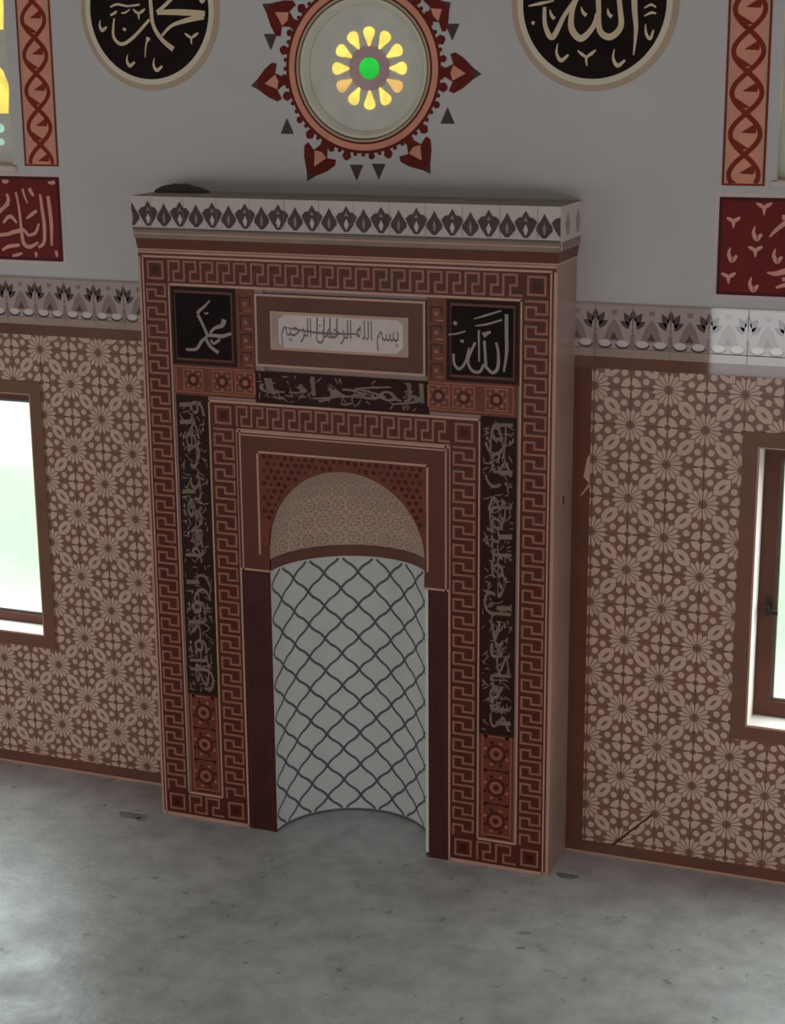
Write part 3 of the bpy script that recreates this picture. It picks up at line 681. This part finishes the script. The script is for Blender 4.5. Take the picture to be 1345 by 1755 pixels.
KU = 0.1
def key_run(b, x0, z0, x1, z1, horizontal, flip=False):
    """Greek key filling a strip, units about 0.1 long"""
    L = (x1-x0) if horizontal else (z1-z0); n = max(1, round(L/KU)); u = L/n
    ht = ((z1-z0) if horizontal else (x1-x0))-.040; lw = .0125
    for k in range(n):
        q = [(0, 0), (0, 1), (.70, 1), (.70, .48), (.36, .48), (.36, 0), (1.0, 0)]
        pts = []
        for a, c in q:
            l = (k+a)*u; h = .020+c*ht
            if horizontal: pts.append((x0+l, z0+h))
            else: pts.append((x0+h, z1-l) if not flip else (x1-h, z0+l))
        pts = [(min(max(px, x0+.007), x1-.007), min(max(pz, z0+.007), z1-.007)) for px, pz in pts]
        b.line(pts, lw, F2, 'key', k == n-1)
def key_corner(b, cx, cz, s=.052):
    b.frame(cx-s, cz-s, cx+s, cz+s, .013, F2, 'key'); b.rect(cx-.020, cz-.020, cx+.020, cz+.020, F2, 'ornamentdark')
# outer key border
OX, IX, OZ, IZ = 1.172, 1.020, 3.338, 3.193
JX, QX, JZ, QZ = 0.785, 0.630, 2.549, 2.402        # inner key border
BZ0, BZ1 = 0.022, 0.165
b = MB()
slab(b, -OX, IZ, OX, OZ, 'keybg')
for sg in (-1, 1):
    xa, xb = sorted((sg*IX, sg*OX)); slab(b, xa, BZ0, xb, IZ, 'keybg')
    xc, xd = sorted((sg*JX, sg*IX)); slab(b, xc, BZ0, xd, BZ1, 'keybg')
key_run(b, -IX, IZ, IX, OZ, True)
for sg in (-1, 1):
    xa, xb = sorted((sg*IX, sg*OX)); key_run(b, xa, BZ1, xb, IZ, False)
    xc, xd = sorted((sg*JX, sg*IX)); key_run(b, xc, BZ0, xd, BZ1, True)
    key_corner(b, sg*1.096, 3.2655); key_corner(b, sg*1.096, .094)
b.build('key_border', mh, label='outer Greek key tile border')
b = MB()
slab(b, -JX, QZ, JX, JZ, 'keybg')
for sg in (-1, 1):
    xa, xb = sorted((sg*QX, sg*JX)); slab(b, xa, BZ0, xb, QZ, 'keybg'); key_run(b, xa, BZ1, xb, QZ, False)
    key_corner(b, sg*.7075, 2.4755); key_corner(b, sg*.7075, .094)
key_run(b, -QX, QZ, QX, JZ, True)
b.build('key_border', mh, label='inner Greek key tile border around the arch')
# plain margin between the body edge and the key border
b = MB(); slab(b, -HW, OZ, HW, BT, 'brown'); slab(b, -HW+.012, 0, -.626, BZ0, 'line'); slab(b, .626, 0, HW-.016, BZ0, 'line')
for sg in (-1, 1):
    xa, xb = sorted((sg*OX, sg*(HW-.014))); slab(b, xa, BZ0, xb, OZ, 'brown')
b.build('outer_margin', mh)
# pale fillets
b = MB(); lw = .0095
b.frame(-OX-.006, BZ0-.008, OX+.006, OZ+.004, lw, F3, 'line') if False else None
b.rect(-OX-.004, OZ-.004, OX+.004, OZ+.008, F3, 'line'); b.rect(-HW, BT-.012, HW, BT, F3, 'line')
for sg in (-1, 1):
    def vr(x, z0, z1, wd=lw): b.rect(sg*x-wd/2, z0, sg*x+wd/2, z1, F3, 'line')
    vr(OX, 0, OZ); vr(IX-.004, BZ1, IZ); vr(JX+.008, BZ1, JZ+.006); vr(QX-.004, 0, QZ, .012)
    xa, xb = sorted((sg*(QX-.004), sg*OX)); b.rect(xa, 0.004, xb, BZ0-.004, F3, 'line')
    xa, xb = sorted((sg*(JX+.008), sg*(IX-.004))); b.rect(xa, BZ1-.006, xb, BZ1+.008, F3, 'line')
b.rect(-IX, IZ-.010, IX, IZ+.004, F3, 'line'); b.rect(-JX-.012, JZ-.004, JX+.012, JZ+.010, F3, 'line'); b.rect(-QX, QZ-.008, QX, QZ+.004, F3, 'line')
b.build('pale_fillets', mh)

# text helper: Arabic letters in joined shapes, laid out right to left
AR = {'ا': (0xFE8D, 0), 'ب': (0xFE8F, 1), 'ج': (0xFE9D, 1), 'ح': (0xFEA1, 1), 'خ': (0xFEA5, 1), 'د': (0xFEA9, 0), 'ر': (0xFEAD, 0), 'ز': (0xFEAF, 0), 'س': (0xFEB1, 1),
      'ع': (0xFEC9, 1), 'ق': (0xFED5, 1), 'ك': (0xFED9, 1), 'ل': (0xFEDD, 1), 'م': (0xFEE1, 1), 'ن': (0xFEE5, 1), 'ه': (0xFEE9, 1), 'و': (0xFEED, 0), 'ي': (0xFEF1, 1)}
def shape_arabic(t):
    out = []
    for i, ch in enumerate(t):
        if ch not in AR: out.append(ch); continue
        base, dual = AR[ch]
        prev = i > 0 and t[i-1] in AR and AR[t[i-1]][1]; nxt = dual and i+1 < len(t) and t[i+1] in AR
        out.append(chr(base + (3 if prev and nxt else 1 if prev else 2 if nxt else 0)))
    return ''.join(out[::-1])
def text_polys(t):
    """flat triangles of a line of text, height about 1, and its box"""
    c = bpy.data.curves.new('writing', 'FONT'); c.body = shape_arabic(t); c.resolution_u = 3
    o = bpy.data.objects.new('writing', c); col.objects.link(o); bpy.context.view_layer.update()
    me = o.evaluated_get(bpy.context.evaluated_depsgraph_get()).to_mesh()
    P = [[(me.vertices[i].co.x, me.vertices[i].co.y) for i in p.vertices] for p in me.polygons]
    bpy.data.objects.remove(o); bpy.data.curves.remove(c)
    xs_ = [p[0] for q in P for p in q]; ys_ = [p[1] for q in P for p in q]
    return P, (min(xs_), min(ys_), max(xs_), max(ys_))
def lay_text(b, t, x0, z0, x1, z1, y, m, rot=0):
    """stretch a line of text into a rectangle; rot +1 reads with its tops to the right, -1 to the left"""
    P, (a0, c0, a1, c1) = text_polys(t)
    for q in P:
        r = []
        for px, pz in q:
            u, v = (px-a0)/(a1-a0), (pz-c0)/(c1-c0)
            if rot == 0: r.append((x0+u*(x1-x0), z0+v*(z1-z0)))
            elif rot > 0: r.append((x0+v*(x1-x0), z1-u*(z1-z0)))
            else: r.append((x1-v*(x1-x0), z0+u*(z1-z0)))
        ar = sum(r[i-1][0]*r[i][1]-r[i][0]*r[i-1][1] for i in range(len(r)))
        b.poly(r if ar > 0 else r[::-1], y, m)
def marks(b, x0, z0, x1, z1, n, y, m, seed, s=.010):
    rr = random.Random(seed)
    for _ in range(n):
        x, z = rr.uniform(x0, x1), rr.uniform(z0, z1); a = rr.uniform(0, PI); l = rr.uniform(.6, 1.8)*s*1.6
        b.stroke([(x-l*math.cos(a), z-l*math.sin(a)), (x+rr.uniform(-.5, .5)*s, z+rr.uniform(-.5, .5)*s), (x+l*math.cos(a), z+l*math.sin(a))], [.003, .0085, .004], y, m, 3, box=(x0, z0, x1, z1))
# upright calligraphy panels
for sg, words_ in ((1, 'كلما دخل عليها زكريا'), (-1, 'وجد عندها رزقا قال')):
    x0, x1 = sorted((sg*.800, sg*.998)); z0, z1 = .795, 2.575
    b = MB(); slab(b, x0, z0, x1, z1, 'panel')
    lay_text(b, words_, x0+.022, z0+.03, x1-.022, z1-.03, F2, 'script', rot=sg)
    lay_text(b, words_[::-1][:14], *( (x0+.05, z0+.06, x1-.02, z1-.04) if sg > 0 else (x0+.02, z0+.06, x1-.05, z1-.04)), F3, 'script', rot=sg)
    marks(b, x0+.015, z0+.02, x1-.015, z1-.02, 190, F4, 'script', 3+sg)
    b.build('calligraphy_panel', mh, label='dark upright calligraphy panel on the %s pier' % ('right' if sg > 0 else 'left'))
    # rust ornament panel at the foot of the pier
    b = MB(); slab(b, x0, BZ1, x1, z0, 'ochre'); b.frame(x0+.018, BZ1+.03, x1-.012, z0-.008, .006, F2, 'ornament')
    for k in range(3):
        cz = .285+k*.2; cx = (x0+x1)/2; b.ring(cx, cz, .044, .054, F2, 'ornamentdark', 20); b.ring(cx, cz, .022, .034, F2, 'ornament', 16); b.disc(cx, cz, .011, F3, 'ornamentdark', 10)
        for j in range(8):
            a = j*PI/4+PI/8; b.disc(cx+.068*math.cos(a), cz+.068*math.sin(a), .0105, F2, 'ornament' if j % 2 else 'ornamentdark', 8)
        for sx in (-1, 1):
            b.disc(cx+sx*.062, cz+.098, .012, F2, 'ornamentdark', 8); b.rect(cx-.06, cz-.101, cx+.06, cz-.097, F2, 'ornament')
    b.build('ornament_panel', mh, label='rust red ornament panel at the foot of the %s pier' % ('right' if sg > 0 else 'left'))
# calligraphy panel under the plaque
b = MB(); slab(b, -.503, 2.562, .508, 2.735, 'panel'); lay_text(b, 'المحراب', -.48, 2.585, .485, 2.725, F2, 'script'); lay_text(b, 'زكريا', -.45, 2.60, .47, 2.70, F3, 'script')
marks(b, -.49, 2.575, .49, 2.725, 60, F4, 'script', 9); b.build('calligraphy_panel', mh, label='dark calligraphy panel below the pale plaque')
# rosette bands and ornament strips
for sg in (-1, 1):
    xa, xb = sorted((sg*.503, sg*1.0)); b = MB(); slab(b, xa, 2.575, xb, 2.745, 'ochre')
    b.frame(xa+.006, 2.590, xb-.02 if sg > 0 else xb-.006, 2.738, .006, F2, 'ornament')
    for j, cx in enumerate((.565, .705, .735+.15)):
        cx = sg*cx; cz = 2.664
        b.frame(cx-.062, cz-.060, cx+.062, cz+.060, .006, F2, 'ornament'); b.ring(cx, cz, .020, .034, F3, 'ornamentdark', 14); b.disc(cx, cz, .017, F3, 'ornament', 10)
        for q in range(8):
            a = q*PI/4; b.disc(cx+.047*math.cos(a), cz+.047*math.sin(a), .0085, F3, 'ornament', 7)
    b.build('rosette_band', mh, label='rust band of small rosettes under the %s name panel' % ('right' if sg > 0 else 'left'))
    xa, xb = sorted((sg*.500, sg*.606)); b = MB(); slab(b, xa, 2.745, xb, 3.185, 'ochre')
    for k in range(4):
        z = 2.80+k*.1; cx = (xa+xb)/2; b.line([(cx-.03, z-.04), (cx-.03, z+.035), (cx+.03, z+.035), (cx+.03, z)], .009, F2, 'ornamentdark'); b.line([(cx, z-.035), (cx+.035, z-.035)], .008, F2, 'ornament')
        b.disc(cx, z, .012, F3, 'ornament', 8)
    b.build('ornament_strip', mh, label='narrow rust ornament strip beside the plaque, %s side' % ('right' if sg > 0 else 'left'))
# black name panels
for sg, st, wd in ((-1, NAME_LEFT, 'left'), (1, NAME_RIGHT, 'right')):
    xa, xb = sorted((sg*.606, sg*1.008)); b = MB(); slab(b, xa, 2.745, xb, 3.185, 'brown')
    b.frame(xa+.004, 2.750, xb-.004, 3.180, .02, F2, 'panel')
    b.rect(xa+.03, 2.785, xb-.035, 3.145, F3, 'blackpanel')
    for ws, pts in st: b.stroke(pts, ws, F4, 'name')
    b.build('name_panel', mh, label='black square panel with grey calligraphy, %s corner' % wd)
# pale plaque in a brown surround
b = MB(); b.box(-.494, .494, F1-.006, FYR, 2.765, 3.162, 'brown', skip='k'); b.frame(-.494, 2.765, .494, 3.162, .013, F1-.0068, 'line')
pl = b.build('plaque_surround', mh)
b = MB(); b.box(-.4, .4, F1-.010, F1-.005, 2.861, 3.071, 'plaqueend', skip='k'); b.poly([(-.35, 2.90), (-.32, 2.875), (.33, 2.875), (.37, 2.91), (.37, 3.03), (.34, 3.055), (-.31, 3.055), (-.35, 3.03)], F1-.0104, 'plaque'); b.frame(-.4, 2.861, .4, 3.071, .014, F1-.0112, 'line'); b.build('plaque', pl, label='pale plaque with a thin beige frame')
b = MB()
lay_text(b, 'بسم الله الرحمن الرحيم', -.335, 2.885, .345, 3.045, F1-.0114, 'ink')
b.stroke([(-.30, 2.985), (-.10, 2.966), (.12, 2.972)], [.006, .013, .006], F1-.0118, 'ink')
for x in (-.12, -.08, -.045, -.005): b.stroke([(x, 3.05), (x-.004, 2.97)], [.008, .007], F1-.0118, 'ink')
b.build('inscription', pl)

# arch panel: brown frame and dotted spandrels around the arch
AT = -D-.010
b = MB(); PX0, PX1, PZ0, PZ1 = -QX+.004, QX-.004, 1.590, QZ-.004
def outer(a):
    c, s_ = math.cos(a), math.sin(a); k = min((PX1-NC)/c if c > 1e-6 else 1e9, (NC-PX0)/-c if c < -1e-6 else 1e9, (PZ1-SP)/s_ if s_ > 1e-6 else 1e9)
    return (NC+k*c, SP+k*s_)
angs = sorted({*[PI*i/48 for i in range(49)], math.atan2(PZ1-SP, PX1-NC), math.atan2(PZ1-SP, PX0-NC)})
for a0, a1 in zip(angs, angs[1:]):
    p0, p1 = (NC+NR*math.cos(a0), SP+NR*math.sin(a0)), (NC+NR*math.cos(a1), SP+NR*math.sin(a1))
    b.poly([p0, outer(a0), outer(a1), p1], AT, 'brown')
    b.face([(p0[0], AT, p0[1]), (p1[0], AT, p1[1]), (p1[0], -D+.012, p1[1]), (p0[0], -D+.012, p0[1])], 'keybg')
b.box(PX0, NC-NR, AT, -D+.012, PZ0, SP, 'brown', skip='k'); b.box(NC+NR, PX1, AT, -D+.012, PZ0, SP, 'brown', skip='k')
b.face([(PX0, -D+.012, PZ1), (PX0, AT, PZ1), (PX1, AT, PZ1), (PX1, -D+.012, PZ1)], 'brown')
ap = b.build('arch_panel', mh, label='brown arched panel over the niche')
b = MB()
b.rect(PX0, PZ1-.012, PX1, PZ1, AT-.001, 'line'); b.rect(PX0+.018, PZ1-.028, PX1-.018, PZ1-.020, AT-.001, 'line')
for sg in (-1, 1):
    for x, wd, z0, z1 in ((.607, .009, PZ0, PZ1), (.502, .012, 1.69, 2.286)): b.rect(sg*x-wd/2, z0, sg*x+wd/2, z1, AT-.001, 'line')
b.rect(-.508, 2.276, .508, 2.288, AT-.001, 'line')
b.rect(PX0, PZ0, NC-NR, PZ0+.012, AT-.001, 'line'); b.rect(NC+NR-.005, PZ0, PX1, PZ0+.012, AT-.001, 'line')
b.build('pale_fillets', ap)
b = MB()                                              # spandrels
for a0, a1 in zip(angs, angs[1:]):
    def inner(a):
        c, s_ = math.cos(a), math.sin(a); k = min((.496-NC)/c if c > 1e-6 else 1e9, (NC+.496)/-c if c < -1e-6 else 1e9, (2.276-SP)/s_ if s_ > 1e-6 else 1e9); return max(k, NR+.0005)
    k0, k1 = inner(a0), inner(a1)
    b.poly([(NC+(NR+.0003)*math.cos(a0), SP+(NR+.0003)*math.sin(a0)), (NC+k0*math.cos(a0), SP+k0*math.sin(a0)), (NC+k1*math.cos(a1), SP+k1*math.sin(a1)), (NC+(NR+.0003)*math.cos(a1), SP+(NR+.0003)*math.sin(a1))], AT-.0008, 'ochre')
rr = random.Random(4)
for i in range(-14, 15):
    for j in range(14):
        x = i*.042+(.021 if j % 2 else 0)+rr.uniform(-.003, .003); z = 2.258-j*.0385+rr.uniform(-.003, .003)
        if abs(x) > .480 or z < 1.90 or math.hypot(x-NC, z-SP) < NR+.018: continue
        if (i+2*j) % 5 == 0: b.ring(x, z, .004, .0135, AT-.0016, 'ornamentdark', 10)
        else: b.disc(x, z, .0135 if (i+j) % 3 else .0095, AT-.0016, 'ornamentdark', 7)
b.build('spandrels', ap, label='rust red spandrels with dark star dots')

# dark maroon pilaster tiles either side of the recess
for x0, x1, nm in ((PX0, NC-NR-.0, 'left'), (NC+NR+.018, PX1, 'right')):
    b = MB(); b.box(x0, x1, -D-.004, -D+.02, .0, PZ0, 'pilaster')
    for k in range(7):
        z = .2+k*.2; b.rect(x0, z-.0015, x1, z+.0015, -D-.0046, 'crack')
    for x in (x0+.02, x1-.03): b.rect(x, 0, x+.008, PZ0, -D-.0046, 'keybg')
    b.build('pilaster', mh, label='dark maroon tiled strip on the %s of the niche' % nm)

# the recess: half cylinder with lattice tiles, band, quarter dome
def cyl(s, z, r=NR): a = s/NR; return (NC+r*math.sin(a), -D+r*math.cos(a), z)
ARC = PI*NR/2
b = MB(); N = 40
for i in range(N):
    s0, s1 = -ARC+2*ARC*i/N, -ARC+2*ARC*(i+1)/N
    b.face([cyl(s0, 0), cyl(s1, 0), cyl(s1, 1.605), cyl(s0, 1.605)], 'lattice')
def ogee(s0, z0, ds, dz):
    pts = []
    for k in range(9):
        t = k/8; pts.append((s0+ds*t, z0+dz*t+.0065*math.sin(2*PI*t)*(1 if dz > 0 else -1)))
    return pts
RL = NR-.0012
CELL = .2
for i in range(-5, 6):
    for j in range(-1, 10):
        sc_, zc = -.02+i*CELL, .10+j*CELL
        for k, (ds, dz) in enumerate(((CELL/2, CELL/2), (-CELL/2, CELL/2), (CELL/2, -CELL/2), (-CELL/2, -CELL/2))):
            a0 = (sc_+(0), zc-CELL/2) if dz > 0 else (sc_, zc+CELL/2)
            pts = ogee(a0[0], a0[1], ds, dz)
            for (sa, za), (sb, zb) in zip(pts, pts[1:]):
                if max(abs(sa), abs(sb)) > ARC-.002 or min(za, zb) < .004 or max(za, zb) > 1.60: continue
                h = .0072; l = math.hypot(sb-sa, zb-za); nx, nz = -(zb-za)/l*h, (sb-sa)/l*h
                b.face([cyl(sa-nx, za-nz, RL), cyl(sb-nx, zb-nz, RL), cyl(sb+nx, zb+nz, RL), cyl(sa+nx, za+nz, RL)] if (nz > 0) else [cyl(sa+nx, za+nz, RL), cyl(sb+nx, zb+nz, RL), cyl(sb-nx, zb-nz, RL), cyl(sa-nx, za-nz, RL)], 'latticeline')
for i in range(N):                                    # dark joint where the lining meets the floor
    s0, s1 = -ARC+2*ARC*i/N, -ARC+2*ARC*(i+1)/N
    b.face([cyl(s0, 0, RL), cyl(s1, 0, RL), cyl(s1, .014, RL), cyl(s0, .014, RL)], 'latticeline')
b.build('niche_lining', mh, label='curved white tile lining with grey lattice')
b = MB()                                              # white edge tile on the right of the lining
b.box(NC+NR, NC+NR+.018, -D-.006, -D+.03, .03, 1.587, 'white'); b.build('edge_tile', mh, label='thin white edge of the niche lining')
b = MB()
RB = NR-.006
for i in range(N):
    s0, s1 = -ARC+2*ARC*i/N, -ARC+2*ARC*(i+1)/N
    b.face([cyl(s0, 1.597, RB), cyl(s1, 1.597, RB), cyl(s1, 1.662, RB), cyl(s0, 1.662, RB)], 'band')
    b.face([cyl(s0, 1.597, NR), cyl(s1, 1.597, NR), cyl(s1, 1.597, RB), cyl(s0, 1.597, RB)], 'band'); b.face([cyl(s0, 1.662, RB), cyl(s1, 1.662, RB), cyl(s1, 1.662, NR), cyl(s0, 1.662, NR)], 'band')
b.build('niche_band', mh, label='dark brown band below the half dome')
b = MB(); NT, NP = 160, 78
MOTIF = ['1000000010', '0011011000', '0100000100', '0101010110', '1000100000', '0101010110', '0100000100', '0011011000', '1000000010', '0000100001']
def dome(u, v):                                       # u across 0..pi, v up 0..pi/2 ; below v=0 a short upright ring
    if v < 0: return (NC-NR*math.cos(u), -D+NR*math.sin(u), SP+v*NR)
    return (NC-NR*math.cos(u)*math.cos(v), -D+NR*math.sin(u)*math.cos(v), SP+NR*math.sin(v))
V0 = (1.66-SP)/NR
vs = [V0+(PI/2-V0)*k/NP for k in range(NP+1)]
for i in range(NT):
    for k in range(NP):
        u0, u1 = PI*i/NT, PI*(i+1)/NT
        m = 'domedark' if MOTIF[k % 10][i % 10] == '1' else 'dome'
        b.face([dome(u0, vs[k]), dome(u1, vs[k]), dome(u1, vs[k+1]), dome(u0, vs[k+1])], m)
b.build('half_dome', mh, label='beige patterned half dome of the niche')

# cornice
CZ0, CZ1, WY = 3.486, 3.668, -.0005
prof = [(FYR-.0, 1.200, BT), (FYR-.003, 1.203, BT+.012), (-D-.010, 1.210, 3.438), (-D-.014, 1.216, 3.446), (-D-.016, 1.218, 3.486), (-.387, 1.221, 3.490), (-.389, 1.223, 3.668)]
mats = ['line', 'brown', 'cornicestrip', 'cornicestrip', 'friezeblack', 'cornicewhite']
b = MB()
for (y0, h0, z0), (y1, h1, z1), m in zip(prof, prof[1:], mats):
    b.face([(-h0, y0, z0), (h0, y0, z0), (h1, y1, z1), (-h1, y1, z1)], m)
    b.face([(h0, y0, z0), (h0, WY, z0), (h1, WY, z1), (h1, y1, z1)], m); b.face([(-h0, WY, z0), (-h0, y0, z0), (-h1, y1, z1), (-h1, WY, z1)], m)
y_, h_, z_ = prof[-1]
b.face([(-h_, y_, z_), (h_, y_, z_), (h_, WY, z_), (-h_, WY, z_)], 'dust')
b.rect(-1.217, 3.462, 1.217, 3.470, -D-.0166, 'line')
co = b.build('cornice', mh, label='flared cornice with a white and black palmette frieze')
b = MB(); CY = -.3905; PT = .196
def pf(pts, m, dy=0):
    q = clip(pts, -1.219, CZ0, 1.219, CZ1)
    if q: b.poly(q, CY-dy, m)
for i in range(-7, 8):
    for big in (1, 0):
        cx = .058+i*PT+(0 if big else PT/2)
        if big:
            pf([(cx-.012, CZ0+.022), (cx+.012, CZ0+.022), (cx+.040, CZ0+.06), (cx+.060, CZ0+.10), (cx+.040, CZ0+.122), (cx+.020, CZ0+.125), (cx, CZ0+.158), (cx-.020, CZ0+.125), (cx-.040, CZ0+.122), (cx-.060, CZ0+.10), (cx-.040, CZ0+.06)], 'friezeblack')
            pf([(cx-.003, CZ0+.035), (cx+.003, CZ0+.035), (cx+.014, CZ0+.062), (cx, CZ0+.092), (cx-.014, CZ0+.062)], 'cornicewhite', .0005)
            pf([(cx-.012, CZ0+.105), (cx+.012, CZ0+.105), (cx, CZ0+.128)], 'cornicegrey', .0005)
        else:
            pf([(cx-.010, CZ0+.022), (cx+.010, CZ0+.022), (cx+.043, CZ0+.058), (cx+.043, CZ0+.078), (cx+.016, CZ0+.115), (cx, CZ0+.145), (cx-.016, CZ0+.115), (cx-.043, CZ0+.078), (cx-.043, CZ0+.058)], 'friezeblack')
            pf([(cx-.004, CZ0+.04), (cx+.004, CZ0+.04), (cx+.009, CZ0+.07), (cx, CZ0+.10), (cx-.009, CZ0+.07)], 'cornicegrey', .0005)
    for q in (-.25, .25):
        cx = .058+i*PT+q*PT
        pf([(cx-.016, CZ0+.010), (cx-.006, CZ0+.010), (cx, CZ0+.026), (cx+.006, CZ0+.010), (cx+.016, CZ0+.010), (cx+.003, CZ0+.05), (cx-.003, CZ0+.05)], 'cornicewhite')
b.rect(-1.219, CZ0+.006, 1.219, CZ0+.012, CY-.0006, 'friezeblack')
for x in [-1.1+.2*k for k in range(12)]: b.rect(x-.001, CZ0+.012, x+.001, CZ1, CY-.0008, 'cornicegrey')
b.build('palmette_frieze', co)
b = co_b = MB(); b.box(1.2235, 1.2240, -.386, WY, CZ0+.004, CZ1, 'cornicewhite'); b.box(1.2235, 1.2245, -.388, -.372, CZ0-.04, CZ1, 'white')
for k in range(2):                                    # faint palmettes on the cornice return
    yc = -.27+k*.19
    b.face([(1.2246, yc-.02, CZ0+.03), (1.2246, yc+.02, CZ0+.03), (1.2246, yc+.045, CZ0+.09), (1.2246, yc, CZ0+.15), (1.2246, yc-.045, CZ0+.09)], 'friezegrey')
b.build('cornice_return', co)

# grey lump left on top of the cornice
def lump(name, cx, cy, z, rx, ry, h, m, label, cat, seed):
    rr = random.Random(seed); b = MB(); nu, nv = 18, 6; ring = []
    for j in range(nv+1):
        t = j/nv*PI/2; row = []
        for i in range(nu):
            a = 2*PI*i/nu; k = 1+.22*math.sin(3*a+seed)*math.cos(t)+rr.uniform(-.06, .06)
            row.append((cx+rx*k*math.cos(a)*math.cos(t), cy+ry*k*math.sin(a)*math.cos(t), z+h*math.sin(t)*(1+rr.uniform(-.08, .08) if j < nv else 1)))
        ring.append(row)
    for j in range(nv):
        for i in range(nu):
            b.face([ring[j][i], ring[j][(i+1) % nu], ring[j+1][(i+1) % nu], ring[j+1][i]], m)
    b.face([ring[0][i] for i in range(nu)][::-1], m)
    return b.build(name, None, True, label=label, category=cat)
lump('cement_lump', -1.07, -.10, 3.668, .15, .07, .046, 'cement', 'dark flat lump of cement left on top of the cornice, near its left end', 'cement lump', 2)

# ------------------------------------------------------------------ outside, seen through the lower windows
def ground_mat():
    m = bpy.data.materials.new('grass_and_gravel'); m.use_nodes = True; N = m.node_tree.nodes; L = m.node_tree.links
    b = N['Principled BSDF']; b.inputs['Roughness'].default_value = .95; b.inputs['Specular IOR Level'].default_value = .05
    tc = N.new('ShaderNodeTexCoord'); sp = N.new('ShaderNodeSeparateXYZ'); L.new(tc.outputs['Object'], sp.inputs[0])
    no = N.new('ShaderNodeTexNoise'); no.inputs['Scale'].default_value = .8; no.inputs['Detail'].default_value = 4; L.new(tc.outputs['Object'], no.inputs[0])
    ad = N.new('ShaderNodeMath'); ad.operation = 'MULTIPLY_ADD'; ad.inputs[1].default_value = 2.0; L.new(no.outputs['Fac'], ad.inputs[0]); L.new(sp.outputs['Y'], ad.inputs[2])
    mr = N.new('ShaderNodeMapRange'); mr.inputs[1].default_value = 1.0; mr.inputs[2].default_value = 15.0; L.new(ad.outputs[0], mr.inputs[0])
    r = N.new('ShaderNodeValToRGB'); e = r.color_ramp.elements
    gravel, grass = (.24, .235, .21, 1), (.125, .150, .110, 1)
    e[0].position = .18; e[0].color = gravel; e[1].position = .36; e[1].color = grass
    a = e.new(.55); a.color = grass; c = e.new(.80); c.color = gravel
    L.new(mr.outputs[0], r.inputs[0]); L.new(r.outputs[0], b.inputs['Base Color']); return m
M['ground'] = ground_mat()
b = MB(); b.box(-40, 40, .36, 60, -.5, -.3, 'ground'); b.build('ground_outside', kind='structure', label='pale sunlit grass and gravel outside')
